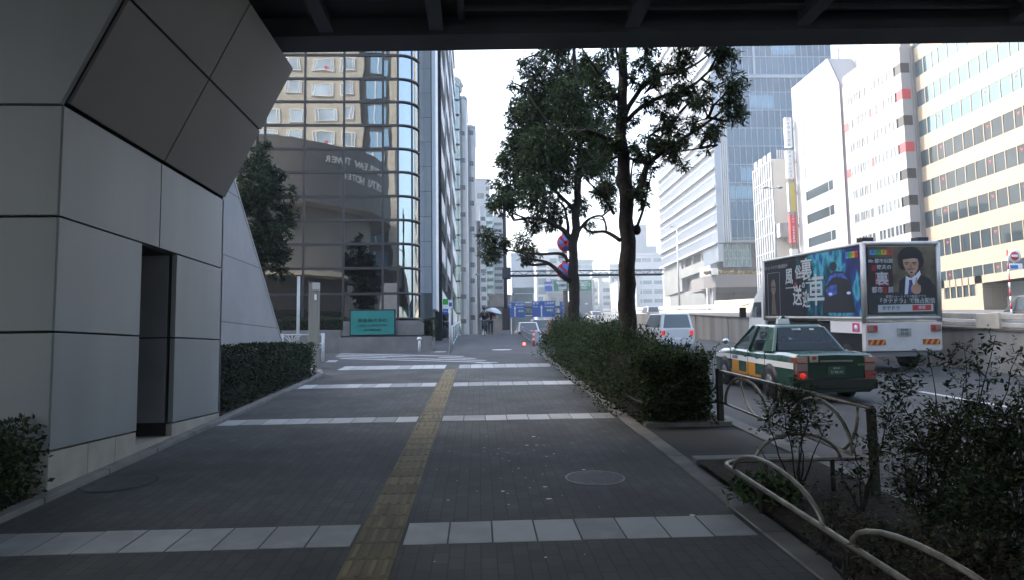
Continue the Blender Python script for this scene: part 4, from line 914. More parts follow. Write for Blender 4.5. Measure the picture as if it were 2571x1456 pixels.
# distant ridge of low town, so that nothing floats at the horizon
mb = MB(); rr_ = random.Random(11)
for k in range(60):
    x = -60+k*6; h = rr_.uniform(5, 15); mb.box(x, x+5.6, 300+rr_.uniform(0, 60), 380, 2, 2+h)
one(mb, 'distant_town', m_hz, 'hazy mass of low distant buildings at the end of the street', 'buildings', kind='stuff')

def arrow(mb, c, h, w_, y):                      # upright arrow on a sign face
    x, z = c; mb.prism([(x-w_/2, y, z-h/2), (x+w_/2, y, z-h/2), (x+w_/2, y, z+h*.25), (x+w_*1.1, y, z+h*.25), (x, y, z+h/2), (x-w_*1.1, y, z+h*.25), (x-w_/2, y, z+h*.25)], (0, .02, 0))
m_gantry = M('gantry_steel', (.05, .055, .065), .6)
t = thing('sign_gantry', 'dark gantry post with a long thin truss arm and brown box at its foot', 'gantry', (1.9, 46.5, 2.7))
G = at(1271, 835, 46.5); gz = zp(46.5)
mb = MB(); mb.tube([(G.x, 46.5, gz), (G.x-.02, 46.5, 12)], [.125, .11], 12); mb.build('post', m_gantry, t)
mb = MB(); xe = at(1664, 690, 46.5).x; zA, zB = at(1400, 692.5, 46.5).z, at(1400, 682, 46.5).z
mb.tube([(G.x, 46.3, zA), (xe, 46.3, zA)], .055, 6); mb.tube([(G.x, 46.3, zB), (xe, 46.3, zB)], .04, 6)
mb.tube([(G.x, 46.9, zA), (xe, 46.9, zA)], .045, 6)
n = 26
for k in range(n):
    xa_, xb_ = G.x+(xe-G.x)*k/n, G.x+(xe-G.x)*(k+1)/n; mb.tube([(xa_, 46.3, zA if k % 2 else zB), (xb_, 46.3, zB if k % 2 else zA)], .018, 5)
mb.box(G.x-.2, G.x+.35, 46.2, 46.9, zA-.2, zB+.25); mb.build('truss_arm', m_gantry, t)
mb = MB(); mb.box(G.x-.24, G.x+.24, 46.2, 46.25, gz+.28, gz+1.72); mb.box(G.x-.24, G.x+.24, 46.25, 46.85, gz+.28, gz+1.72); mb.build('brown_box', M('brown_box', (.045, .032, .03), .6, var=.2), t)
mb = MB(); mb.box(G.x-.32, G.x+.3, 46.1, 47, gz-.1, gz+.26); mb.build('concrete_foot', m_conc, t)
t = thing('road_sign_gantry', 'dark truss carrying three blue direction signs with white arrows', 'gantry', (5, 82, 3)); Yg = 82.
mb = MB(); xa_, xb_ = at(1206, 780, Yg).x, at(1446, 780, Yg).x; zA, zB = at(1320, 787, Yg).z, at(1320, 770, Yg).z
for z in (zA, zB): mb.box(xa_, xb_, Yg+.1, Yg+.4, z-.11, z+.11)
n = 22
for k in range(n): mb.bar((xa_+(xb_-xa_)*k/n, Yg+.25, zA if k % 2 else zB), (xa_+(xb_-xa_)*(k+1)/n, Yg+.25, zB if k % 2 else zA), .09, .09)
mb.bar((xa_, Yg+.25, 2.7), (xa_, Yg+.25, zB+2), .4, .4); mb.build('truss', m_gantry, t)
for nm, (a, b, c, d), parts in (('blue', (1277, 1318.5, 758, 796), (('渋', .09, .83, .14), ('新', .13, .68, .10), ('青山通り', .70, .83, .13), ('Aoyama', .70, .66, .10))),
                             ('blue', (1336, 1394.5, 755, 795), (('環 状', .15, .85, .13), ('Kanjo', .15, .66, .11), ('三軒茶屋', .74, .85, .13), ('Sangenjaya', .74, .66, .11))),
                             ('blue', (1405.5, 1432, 756, 795), (('直進', .5, .85, .14),))):
    x0, x1, zt_, zb_ = at(a, 775, Yg).x, at(b, 775, Yg).x, at(a, c, Yg).z, at(a, d, Yg).z
    mb = MB(); mb.box(x0, x1, Yg-.06, Yg, zb_, zt_); pnl = mb.build('sign_panel', m_blue, t)
    w_, h_ = x1-x0, zt_-zb_
    for s, fx_, fz_, sz in parts: text('lettering', s, h_*sz*1.25, m_white, (x0+w_*fx_, Yg-.065, zb_+h_*fz_), (1, 0, 0), (0, 0, 1), pnl, ext=.002, wid=1.)
    mb = MB(); arrow(mb, (x0+w_*(.38 if w_ < 2.2 else .40), zb_+h_*.40), h_*.72, .15, Yg-.085); mb.build('arrow', m_white, pnl)
    if w_ > 1.4:
        mb = MB(); mb.box(x0+w_*.58, x0+w_*.92, Yg-.075, Yg-.062, zb_+h_*.30, zb_+h_*.52); gp_ = mb.build('route_patch', m_green, pnl); text('lettering', '高速3', h_*.15, m_white, (x0+w_*.75, Yg-.08, zb_+h_*.41), (1, 0, 0), (0, 0, 1), pnl, ext=.002)
t = thing('expressway_sign', 'green expressway sign for the Ohashi exit with a blue panel on a far gantry', 'road sign', (14, 128, 3)); Yg = 128.
for nm, a, b, m in (('blue_panel', 1367.5, 1387, m_blue), ('green_panel', 1389.5, 1432, m_green), ('exit_panel', 1446, 1485.5, m_green)):
    x0, x1, zt_, zb_ = at(a, 720, Yg).x, at(b, 720, Yg).x, at(1400, 705 if nm != 'blue_panel' else 708, Yg).z, at(1400, 730, Yg).z
    mb = MB(); mb.box(x0, x1, Yg-.1, Yg, zb_, zt_); p = mb.build(nm, m, t); cx_, h_ = (x0+x1)/2, zt_-zb_
    if nm == 'exit_panel':
        for s, f, sz in (('出口 EXIT', .78, .2), ('大橋JCT', .5, .34), ('Ohashi', .2, .2)): text('lettering', s, h_*sz*1.1, m_white, (cx_, Yg-.105, zb_+h_*f), (1, 0, 0), (0, 0, 1), p, ext=.002)
    elif nm == 'green_panel':
        mb = MB(); mb.prism([(x0+.5, Yg-.13, zt_-.3), (x0+.75, Yg-.13, zt_-.2), (x0+1.5, Yg-.13, zb_+.35), (x0+1.3, Yg-.13, zb_+.3)], (0, .02, 0)); mb.box(x0+1.5, x0+2.1, Yg-.13, Yg-.11, zt_-.8, zt_-.3); mb.build('arrow', m_white, p)
    else: text('lettering', '首都高', h_*.3, m_white, (cx_, Yg-.105, zb_+h_*.6), (1, 0, 0), (0, 0, 1), p, ext=.002)
mb = MB(); mb.box(at(1360, 720, Yg).x, at(1490, 720, Yg).x, Yg+.05, Yg+.3, at(1400, 716, Yg).z, at(1400, 713, Yg).z); mb.bar((at(1490, 720, Yg).x, Yg+.2, 2.9), (at(1490, 720, Yg).x, Yg+.2, at(1400, 705, Yg).z), .35, .35); mb.build('gantry_beam', m_gsteel, t)

def lamp(px, pyt, Y, zb_, hw, label):
    c = at(px, pyt, Y); t = thing('street_lamp', label, 'street lamp', (c.x, Y, zb_))
    mb = MB(); mb.tube([(c.x, Y, zb_), (c.x, Y, c.z)], [.14, .07], 8); mb.build('post', m_gsteel, t)
    for s in (-1, 1):
        mb = MB(); mb.tube([(c.x, Y, c.z-.1), (c.x+s*hw*.45, Y, c.z+.02)], .05, 6); mb.ell((c.x+s*hw*.72, Y, c.z), (hw*.3, .22, .11)); mb.build('lamp_head', m_gsteel, t)
lamp(1940, 472, 60, 3.5, .95, 'double headed grey street lamp in front of the beige slab building')
lamp(1699, 570, 95, 5, 1.1, 'double headed grey street lamp in front of the sunlit banded wing')
lamp(1530, 661, 150, 5, 1.0, 'double headed far street lamp seen between the two tree trunks')
lamp(1206, 690, 70, 2.7, .5, 'small dark street lamp beside the far shop fronts on the left')

# no stopping and no parking discs
Yn = 23.6; xn = at(1419, 700, Yn).x
t = thing('parking_sign', 'pole with two round no stopping and no parking discs half hidden by a trunk', 'traffic sign', (xn, Yn, zp(Yn)-.4))
mb = MB(); mb.tube([(xn, Yn, .9), (xn, Yn, at(1418, 586, Yn).z)], .085, 12); mb.build('pole', M('sign_pole_brown', (.16, .14, .12), .6, var=.2), t)
for py, cross in ((612, True), (683, False)):
    c = at(1419, py, Yn); r = .30; mb = MB(); mb.disc((c.x, Yn-.12, c.z), (0, 1, 0), r, .02, 32); d = mb.build('disc', m_red, t)
    mb = MB(); mb.disc((c.x, Yn-.134, c.z), (0, 1, 0), r*.80, .006, 32); mb.build('blue_field', M('disc_blue', (.03, .16, .48), .5) if cross else MATS['disc_blue'], d)
    mb = MB()
    for s in ((1, -1) if cross else (-1,)): mb.bar((c.x-r*.6, Yn-.141, c.z-s*r*.6), (c.x+r*.6, Yn-.141, c.z+s*r*.6), .006, .085, up=(s, 0, 1))
    mb.build('red_slash', m_red, d)
    mb = MB(); mb.box(c.x-.26, c.x+.02, Yn-.12, Yn-.1, c.z-.62, c.z-.36); pl = mb.build('plate', m_white, t)
    text('lettering', '区間内', .085, m_black, (c.x-.12, Yn-.123, c.z-.49), (1, 0, 0), (0, 0, 1), pl, ext=.001)
Yn = 33.; c = at(2545, 644, Yn); xq = at(2529, 640, Yn).x
t = thing('round_stop_sign', 'red and white round sign on a thin striped pole in front of the blue doorway', 'sign', (xq, Yn, zw(Yn)-.6))
for k in range(12):
    if k == 0: mr_, mw_ = MB(), MB()
    z0 = zw(Yn)-.6; z1 = c.z+.3; (mr_ if k % 2 else mw_).tube([(xq, Yn, z0+(z1-z0)*k/12), (xq, Yn, z0+(z1-z0)*(k+1)/12)], .035, 8)
mr_.build('red_stripes', m_red, t); mw_.build('white_stripes', m_white, t)
mb = MB(); mb.disc((c.x, Yn-.05, c.z), (0, 1, 0), .33, .03, 32); d = mb.build('disc', m_white, t); mb = MB(); mb.disc((c.x, Yn-.07, c.z), (0, 1, 0), .22, .01, 28); mb.build('red_centre', m_red, d)
mb = MB(); mb.box(c.x-.17, c.x+.17, Yn-.085, Yn-.076, c.z-.05, c.z+.06); mb.build('white_bar', m_white, d)
mb = MB(); mb.box(c.x-.30, c.x+.36, Yn-.07, Yn-.04, c.z-.68, c.z-.38); p = mb.build('plate', m_white, t); mb = MB(); mb.box(c.x-.27, c.x+.12, Yn-.078, Yn-.071, c.z-.64, c.z-.46); mb.build('blue_field', MATS['disc_blue'], p)

# fences and delineators along the uphill path
t = thing('path_fence', 'low white railing with green mesh dividing the sidewalk from the uphill path', 'fence', (-1.05, 30, 1.9))
fp = [(-1.0-.016*(y-26.5), y) for y in (26.5, 30, 34, 38, 42, 46)]
mb = MB(); 
for h in (.18, .86): mb.tube([(x, y, zp(y)+h) for x, y in fp], .03, 6)
mb.build('rail', m_wpaint, t)
for x, y in fp: mb = MB(); mb.tube([(x, y, zp(y)-.05), (x, y, zp(y)+.9)], .035, 8); mb.build('post', m_wpaint, t)
mb = MB()
for (x, y), (x2, y2) in zip(fp, fp[1:]):
    for k in range(14): f = k/14; xx, yy = x+(x2-x)*f, y+(y2-y)*f; mb.tube([(xx, yy, zp(yy)+.18), (xx, yy, zp(yy)+.86)], .012, 4)
mb.build('mesh_bars', M('fence_green', (.10, .16, .11), .6), t)
t = thing('crash_barrier', 'curving grey steel crash barrier on white posts along the right edge of the uphill path', 'guard rail', (2.4, 36, 2))
cp = [(2.35, 29), (2.42, 33), (2.5, 37), (2.6, 41), (2.75, 45), (3.0, 49), (3.3, 54)]
mb = MB(); vs = []; hs = (.16, .22, .30, .36, .44, .52)
off = (.0, -.05, .0, -.05, .0, .02)
for x, y in cp: vs += [(x+o, y, zp(y)+h) for h, o in zip(hs, off)]
n = len(hs); mb.add(vs, [(i*n+j, i*n+j+1, (i+1)*n+j+1, (i+1)*n+j) for i in range(len(cp)-1) for j in range(n-1)]); mb.build('beam', m_gsteel, t)
for i in range(13):
    f = i/12*(len(cp)-1); k = min(int(f), len(cp)-2); f -= k; x, y = cp[k][0]+(cp[k+1][0]-cp[k][0])*f, cp[k][1]+(cp[k+1][1]-cp[k][1])*f
    mb = MB(); mb.tube([(x+.06, y, zp(y)-.1), (x+.06, y, zp(y)+.50)], .05, 8); mb.build('post', m_white, t)
mb = MB(); mb.box(2.28, 2.5, 28.6, 28.95, zp(29)+.1, zp(29)+.5); mb.build('end_box', M('end_box_lilac', (.42, .43, .50), .5), t)
c = V((at(1340.5, 880, 28).x, 28., zp(28)-.15)); t = thing('delineator_post', 'orange red delineator post with white bands at the end of the crash barrier', 'delineator', c)
m_or = M('delineator_orange', (.62, .08, .03), .5)
mb = MB(); mb.tube([c, c+V((0, 0, .06)), c+V((0, 0, .1))], [.13, .11, .06], 12); mb.tube([c+V((0, 0, .08)), c+V((0, 0, .80))], .045, 10); mb.build('post', m_or, t)
for h in (.38, .58): mb = MB(); mb.tube([c+V((0, 0, h)), c+V((0, 0, h+.09))], .049, 10); mb.build('white_band', m_white, t)
for px, py, colr, lab in ((1316, 862, (1, .06, .04), 'small red warning lamp glowing on the crash barrier'), (1353, 881, (1, .35, .03), 'small orange warning lamp glowing at the edge of the big bush')):
    c = at(px, py, 27.5); t = thing('warning_lamp', lab, 'lamp', c); mb = MB(); mb.ell(c, (.055, .05, .06)); mb.build('lens', M('lens_'+lab.split()[1], colr, .4, emit=2.5), t); mb = MB(); mb.tube([c+V((0, .05, -.5)), c+V((0, .05, 0))], .02, 6); mb.build('stem', m_black, t)

# ================================================================ VEHICLES
def put(o, X, Y, z, rx=0, rz=0): o.location = (X, Y, z); o.rotation_euler = (rx, 0, rz); return o
m_tgreen = M('taxi_green', (.007, .055, .03), .25, coat=.6, var=.06, vs=2); m_tdark = M('taxi_dark_green', (.007, .014, .01), .4)
m_org = M('taxi_orange', (.62, .26, .02), .35, coat=.3); m_tglass = glassmat('car_glass', (.02, .03, .035), .5); m_seat = M('seat_dark', (.03, .03, .032), .8)
m_lred = M('lamp_red', (.35, .01, .012), .2, spec=.8, coat=1); m_lamb = M('lamp_amber', (.28, .06, .02), .2, coat=1); m_lclr = M('lamp_clear', (.26, .15, .13), .2, coat=1)
m_glow = M('brake_glow', (1, .05, .03), .3, emit=.09)
def wheel(t, x, y, r=.31, wd=.19, side=1):
    mb = MB(); mb.tube([(x-wd/2, y, r), (x-wd/2+.03, y, r), (x+wd/2-.03, y, r), (x+wd/2, y, r)], [r*.93, r, r, r*.93], 24); w_ = mb.build('wheel', m_rubber, t, local=True)
    mb = MB(); xo = x+side*(wd/2+.004); mb.disc((xo, y, r), (1, 0, 0), r*.55, .012, 20); mb.disc((xo+side*.006, y, r), (1, 0, 0), r*.2, .02, 12); mb.build('rim', MATS.get('rim_grey') or M('rim_grey', (.12, .12, .13), .4, metal=.6, var=.4, vs=20), w_, local=True)
def carbody(t, secs, mats, name='body', face_mat=None):
    # secs: (y, [(half width, z), ...] from the bottom to the centre line on top)
    mb = MB(); n = len(secs[0][1]); rows = []
    for y, pr in secs: rows.append([(-a, y, z) for a, z in pr]+[(a, y, z) for a, z in pr[::-1]])
    m = 2*n; mb.v = [p for r in rows for p in r]
    for i in range(len(rows)-1):
        for j in range(m):
            k = (j+1) % m; mb.f.append((i*m+j, i*m+k, (i+1)*m+k, (i+1)*m+j)); jj = j if j < n else 2*n-2-j
            mb.mi.append(face_mat(i, jj) if face_mat else 0); mb.sm.append(False)
    for i in (0, len(rows)-1): mb.f.append(tuple(range(i*m, i*m+m))); mb.mi.append(face_mat(-1 if i == 0 else -2, 0) if face_mat else 0); mb.sm.append(False)
    return mb.build(name, mats, t, local=True, bevel=.03)
t = thing('taxi', 'green taxi with a white side stripe and orange door bars on the road', 'taxi')
ys = [-2.34, -2.28, -1.72, -1.18, -.74, -.45, .06, .52, .95, 1.12, 1.85, 2.25, 2.33]
zt = [.92, .955, .975, .955, .94, .94, .94, .94, .94, .93, .88, .80, .72]
hw = [.77, .82, .84, .845, .848, .848, .848, .848, .848, .845, .835, .80, .74]
secs = [(y, [(h-.10, .20), (h-.02, .27), (h, .42), (h+.002, .66), (h, .78), (h-.025, z-.07), (h-.10, z-.005), (0, z+.015)]) for y, z, h in zip(ys, zt, hw)]
def fm(i, j):
    if i == -1: return 0
    if i == -2: return 0
    if j == 3: return 1 if i > 0 else 0
    if j == 2 and i in (5, 7): return 2
    if j == 1 and i in (4, 5, 6, 7, 8): return 2
    if j == 4 and i >= 10: return 1
    if j == 0: return 3
    return 0
carbody(t, secs, [m_tgreen, m_white, m_org, m_tdark], face_mat=fm)
mb = MB(); q = lambda x, y, z: (x, y, z)
mb.smooth = False
rf = [(.50, -.86, 1.44), (.56, -.80, 1.455), (.58, .18, 1.46), (.52, .30, 1.44)]
lo = [(-a, y, z) for a, y, z in rf]+[(a, y, z) for a, y, z in rf[::-1]]; hi = [(x*.86, y*.93, z+.05) for x, y, z in lo]
n = len(lo); mb.add(lo+hi, [(i, (i+1) % n, n+(i+1) % n, n+i) for i in range(n)]+[tuple(range(n, 2*n)), tuple(range(n))[::-1]])
mb.smooth = False; mb.build('roof', m_tgreen, t, local=True, bevel=.02)
for s in (-1, 1):
    mb = MB()
    P = lambda a, b, w_=.055: mb.bar((s*a[0], a[1], a[2]), (s*b[0], b[1], b[2]), w_, w_)
    P((.755, .98, .93), (.555, .28, 1.46)); P((.79, .0, .93), (.59, -.10, 1.47), .06); P((.785, .02, .93), (.785, -.02, .93))
    mb.build('front_pillar', m_tgreen, t, local=True); mb = MB(); mb.hexa([(s*.80, -.72, .93), (s*.80, -1.24, .95), (s*.72, -1.26, .96), (s*.74, -.72, .93), (s*.60, -.62, 1.46), (s*.56, -.84, 1.46), (s*.50, -.88, 1.45), (s*.52, -.62, 1.46)]); mb.build('rear_pillar', m_tgreen, t, local=True, bevel=.015)
    mb = MB(); mb.poly([(s*.765, .90, .95), (s*.79, .03, .95), (s*.595, -.07, 1.445), (s*.57, .24, 1.445)]); mb.build('side_window', m_tglass, t, local=True)
    mb = MB(); mb.poly([(s*.79, -.03, .95), (s*.79, -.70, .95), (s*.60, -.60, 1.445), (s*.595, -.13, 1.445)]); mb.build('side_window', m_tglass, t, local=True)
    mb = MB(); mb.tube([(s*.74, 1.42, .90), (s*.80, 1.44, 1.03)], .012, 6); mb.ell((s*.82, 1.44, 1.07), (.09, .05, .065)); mb.build('fender_mirror', m_chrome, t, local=True)
    x = s*.68
    mb = MB(); mb.m = 0
    for (z0, z1, m_) in ((.46, .62, 0), (.62, .78, 1), (.78, .90, 2)):
        mb.m = m_; mb.hexa([(x-.11, -2.375, z0), (x+.11, -2.375, z0), (x+.145 if s > 0 else x+.11, -2.20, z0), (x-.145 if s < 0 else x-.11, -2.20, z0), (x-.11, -2.365, z1-.004), (x+.11, -2.365, z1-.004), (x+.145 if s > 0 else x+.11, -2.20, z1-.004), (x-.145 if s < 0 else x-.11, -2.20, z1-.004)])
    mb.build('tail_lamp', [m_lred, m_lclr, m_lamb], t, local=True, bevel=.01)
    for y in (-1.22, 1.46):
        mb = MB(); mb.tube([(s*.70, y, .33), (s*.853, y, .33)], .375, 28); mb.build('wheel_arch', m_black, t, local=True); wheel(t, s*.77, y, side=s)
mb = MB(); mb.disc((-.68, -2.382, .54), (0, 1, 0), .055, .012); mb.build('brake_light', m_glow, t, local=True)
mb = MB(); mb.poly([(-.50, -.90, 1.44), (.50, -.90, 1.44), (.70, -1.30, .98), (-.70, -1.30, .98)]); mb.build('rear_window', m_tglass, t, local=True)
mb = MB(); mb.poly([(-.52, .30, 1.44), (.52, .30, 1.44), (.72, .98, .95), (-.72, .98, .95)]); mb.build('windscreen', m_tglass, t, local=True)
text('lettering', '日本交通', .05, m_white, (-.12, -.93, 1.405), (1, 0, 0), (0, .35, .4), t, local=True); text('lettering', '無線', .05, m_white, (.22, -.93, 1.405), (1, 0, 0), (0, .35, .4), t, local=True)
mb = MB(); mb.box(-.68, .68, -.95, -.75, .5, 1.12); mb.box(-.62, -.18, .05, .2, .5, 1.15); mb.box(.18, .62, .05, .2, .5, 1.15); mb.ell((-.4, .12, 1.25), (.11, .06, .09)); mb.ell((.4, .12, 1.25), (.11, .06, .09)); mb.ell((.34, -.78, 1.2), (.12, .06, .08)); mb.ell((-.34, -.78, 1.2), (.12, .06, .08)); mb.build('seats', m_seat, t, local=True)
mb = MB(); mb.box(-.80, .80, -2.44, -2.24, .27, .47); mb.build('bumper', m_tdark, t, local=True, bevel=.03)
mb = MB(); mb.box(-.33, .33, -2.372, -2.34, .80, .835); mb.build('chrome_strip', m_chrome, t, local=True)
mb = MB(); mb.box(-.17, .17, -2.372, -2.35, .55, .71); pl = mb.build('number_plate', M('plate_green', (.03, .12, .06), .5), t, local=True); text('lettering', '品川 500', .035, m_white, (0, -2.377, .68), (1, 0, 0), (0, 0, 1), pl, local=True, ext=.001); text('lettering', 'い 86-14', .065, m_white, (0, -2.377, .605), (1, 0, 0), (0, 0, 1), pl, local=True, ext=.001)
mb = MB(); mb.box(-.52, -.36, -2.37, -2.35, .80, .93); st = mb.build('sticker', M('sticker_cream', (.55, .50, .36), .6), t, local=True); mb = MB(); mb.ell((-.44, -2.372, .88), (.045, .006, .035)); mb.build('sticker_mark', m_red, st, local=True)
text('lettering', 'ECO', .06, M('eco_green', (.15, .55, .05), .5), (.50, -2.36, .74), (1, 0, 0), (0, 0, 1), t, local=True, ext=.002)
text('lettering', '東京無線', .085, M('taxi_ink', (.15, .18, .22), .6), (-.853, .75, .72), (0, -1, 0), (0, 0, 1), t, local=True, ext=.002)
mb = MB()
for y in (-.97, -.04, 1.06): mb.box(-.853, -.84, y-.008, y+.008, .36, .925)
mb.box(-.853, -.84, -.97, 1.06, .352, .362); mb.build('door_seam', m_black, t, local=True)
mb = MB(); mb.box(-.80, .80, -2.352, -2.33, .475, .49); mb.box(-.56, .56, -2.352, -2.33, .725, .732); mb.build('boot_seam', m_black, t, local=True)
mb = MB(); mb.box(-.848-.02, -.80, .05, .16, .765, .80); mb.box(-.868, -.80, -.62, -.51, .765, .80); mb.build('door_handle', m_black, t, local=True)
mb = MB(); mb.hexa([(-.15, -.06, 1.505), (.15, -.06, 1.505), (.15, .06, 1.505), (-.15, .06, 1.505), (-.13, -.04, 1.63), (.13, -.04, 1.63), (.13, .04, 1.63), (-.13, .04, 1.63)]); rl = mb.build('roof_lamp', M('roof_lamp_white', (.75, .78, .72), .4), t, local=True, bevel=.012); mb = MB(); mb.hexa([(-.08, -.04, 1.632), (.08, -.04, 1.632), (.08, .04, 1.632), (-.08, .04, 1.632), (-.02, -.02, 1.69), (.02, -.02, 1.69), (.02, .02, 1.69), (-.02, .02, 1.69)]); mb.build('lamp_crest', m_tgreen, rl, local=True)
put(t, 6.98, 15.8, zr(15.8)+.0, math.atan(.055))

# the advertising truck
t = thing('advertising_truck', 'white advertising truck with large printed poster panels on its rear and side', 'truck')
HW, ZB, ZT, LB = 1.10, 1.56, 3.70, 6.9
m_alu = M('truck_alu', (.52, .51, .48), .4, metal=.3, var=.1, vs=3)
mb = MB(); mb.box(-HW+.03, HW-.03, .03, LB, ZB, ZT-.03); mb.build('cargo_box', m_alu, t, local=True)
mb = MB()
for sx in (-1, 1):
    for y in (0.02, LB): mb.tube([(sx*HW, y, ZB-.12), (sx*HW, y, ZT-.02)], .075, 12)
    mb.tube([(sx*HW, 0, ZT-.03), (sx*HW, LB, ZT-.03)], .05, 8); mb.tube([(sx*HW, 0, ZB), (sx*HW, LB, ZB)], .05, 8)
for z in (ZB, ZT-.03): mb.tube([(-HW, 0.0, z), (HW, 0.0, z)], .06, 8)
mb.build('corner_frame', m_alu, t, local=True)
ad = bpy.data.materials.new('side_print'); ad.use_nodes = True; n_, l_ = ad.node_tree.nodes, ad.node_tree.links
tc = n_.new('ShaderNodeTexCoord'); sp = n_.new('ShaderNodeSeparateXYZ'); l_.new(tc.outputs['Object'], sp.inputs[0])
nz = n_.new('ShaderNodeTexNoise'); nz.inputs['Scale'].default_value = 2.2; nz.inputs['Detail'].default_value = 6; mp = n_.new('ShaderNodeMapping'); mp.inputs['Scale'].default_value = (1, 1, .55); l_.new(tc.outputs['Object'], mp.inputs[0]); l_.new(mp.outputs[0], nz.inputs['Vector'])
ma = n_.new('ShaderNodeMath'); ma.operation = 'MULTIPLY_ADD'; ma.inputs[1].default_value = 1.5; ma.inputs[2].default_value = -.75; l_.new(nz.outputs['Fac'], ma.inputs[0])
mr = n_.new('ShaderNodeMapRange'); mr.inputs[1].default_value = 5.2; mr.inputs[2].default_value = .2; l_.new(sp.outputs['Y'], mr.inputs[0])
sm = n_.new('ShaderNodeMath'); sm.operation = 'ADD'; l_.new(mr.outputs[0], sm.inputs[0]); l_.new(ma.outputs[0], sm.inputs[1])
cr = n_.new('ShaderNodeValToRGB'); cr.color_ramp.elements[0].position = .25; cr.color_ramp.elements[0].color = (.012, .014, .02, 1); cr.color_ramp.elements[1].position = 1.0; cr.color_ramp.elements[1].color = (.03, .03, .12, 1)
for p_, c_ in ((.5, (.012, .06, .09, 1)), (.64, (.02, .20, .28, 1)), (.74, (.10, .40, .52, 1)), (.86, (.015, .08, .26, 1))): e = cr.color_ramp.elements.new(p_); e.color = c_
l_.new(sm.outputs[0], cr.inputs[0]); l_.new(cr.outputs[0], n_['Principled BSDF'].inputs['Base Color']); n_['Principled BSDF'].inputs['Roughness'].default_value = .55; n_['Principled BSDF'].inputs['Specular IOR Level'].default_value = .2
XS = -HW-.035
mb = MB(); mb.box(XS, -HW-.0, .12, LB-.1, ZB+.06, ZT-.09); sidep = mb.build('side_poster', ad, t, local=True)
m_ptw = M('print_white', (.42, .47, .49), .5); m_ptd = M('print_dark', (.010, .012, .018), .5); m_ptb = M('print_blue', (.04, .10, .42), .5, var=.6, vs=6); m_ptbr = M('print_bright', (.45, .55, .95), .5); m_prd = M('print_red', (.28, .02, .03), .5)
def SY(f): return LB-.1-(LB-.22)*f                 # fraction from the cab end
def SZ(f): return ZT-.09-(ZT-.15-ZB)*f             # fraction down
def stext(s, fx_, fz_, sz, m=None, wid=1.): text('lettering', s, sz, m or m_ptw, (XS-.006, SY(fx_), SZ(fz_)), (0, -1, 0), (0, 0, 1), sidep, local=True, ext=.003, wid=wid)
stext('風', .315, .34, .62, wid=1.); stext('俗', .42, .28, .5, wid=.9); stext('裏', .51, .26, .78, wid=1.1); stext('の', .475, .50, .26); stext('送', .405, .68, .70); stext('迎', .50, .74, .6, wid=.9); stext('車', .605, .62, 1.05, wid=1.1)
mb = MB(); mb.box(XS-.008, XS-.002, SY(.40), SY(.27), SZ(.53), SZ(.515)); mb.box(XS-.008, XS-.002, SY(.66), SY(.5), SZ(.475), SZ(.455)); mb.build('title_strokes', m_ptw, sidep, local=True)
mb = MB(); mb.box(XS-.004, XS-.001, SY(.485), SY(.465), SZ(.36), SZ(.16)); mb.box(XS-.004, XS-.001, SY(.40), SY(.375), SZ(.55), SZ(.44)); mb.build('red_marks', m_prd, sidep, local=True)
stext('都市伝説ショートドラマ 独占配信中', .115, .125, .15, M('print_grey', (.25, .25, .26), .5))
mb = MB()
for (a, b, c, d) in ((.04, .045, .22, 1), (.195, .2, .22, 1), (.04, .2, .215, .225)): mb.box(XS-.005, XS-.001, SY(b), SY(a), SZ(d), SZ(c))
mb.build('portrait_frame', M('print_frame', (.20, .2, .21), .5), sidep, local=True)
m_skin_d = M('print_skin_dim', (.16, .11, .09), .6, var=.3, vs=8)
def flat(name, pts, m, parent, mapf, th=.003):
    mb = MB(); a = [mapf(*p) for p in pts]; mb.poly(a); return mb.build(name, m, parent, local=True, rec=False)
def ov(cx, cy, rx, ry, n=20, a0=0, a1=360): return [(cx+rx*math.cos(R(a0+(a1-a0)*i/(n if a1-a0 < 360 else n))), cy+ry*math.sin(R(a0+(a1-a0)*i/n))) for i in range(n+(1 if a1-a0 < 360 else 0))]
sm1 = lambda fx_, fz_: (XS-.003, SY(fx_), SZ(fz_)); sm2 = lambda fx_, fz_: (XS-.0045, SY(fx_), SZ(fz_)); sm3 = lambda fx_, fz_: (XS-.006, SY(fx_), SZ(fz_)); sm4 = lambda fx_, fz_: (XS-.0075, SY(fx_), SZ(fz_))
flat('portrait_face', ov(.115, .48, .030, .14), m_skin_d, sidep, sm1); flat('portrait_glasses', [(.088, .47), (.142, .47), (.142, .50), (.088, .50)], m_ptd, sidep, sm2)
flat('portrait_torso', [(.10, .62), (.13, .62), (.15, .98), (.085, .98)], M('print_robe', (.10, .08, .06), .6), sidep, sm1)
flat('car_shape', [(.66, .95), (.69, .55), (.73, .36), (.79, .32), (.86, .34), (.91, .44), (.96, .95)], m_ptd, sidep, sm1)
flat('car_glow', [(.70, .55), (.735, .39), (.79, .35), (.86, .37), (.90, .47), (.86, .44), (.79, .42), (.745, .46)], m_ptb, sidep, sm2)
flat('car_window', [(.735, .50), (.755, .43), (.80, .41), (.85, .43), (.875, .50), (.80, .52)], m_ptd, sidep, sm3)
flat('car_bonnet', [(.70, .60), (.74, .54), (.80, .53), (.80, .66), (.73, .70)], m_ptb, sidep, sm2)
flat('driver', ov(.775, .245, .032, .075), m_ptd, sidep, sm1)
for p in (.745, .905): flat('headlight', ov(p, .655, .018, .022, 12), m_ptbr, sidep, sm4)
LG = [(.08, .30, .70), (.05, .38, .10), (.62, .40, .02), (.55, .05, .05)]; lg = [M('logo_%s' % n, c, .5) for n, c in zip(('blue', 'green', 'yellow', 'red'), LG)]
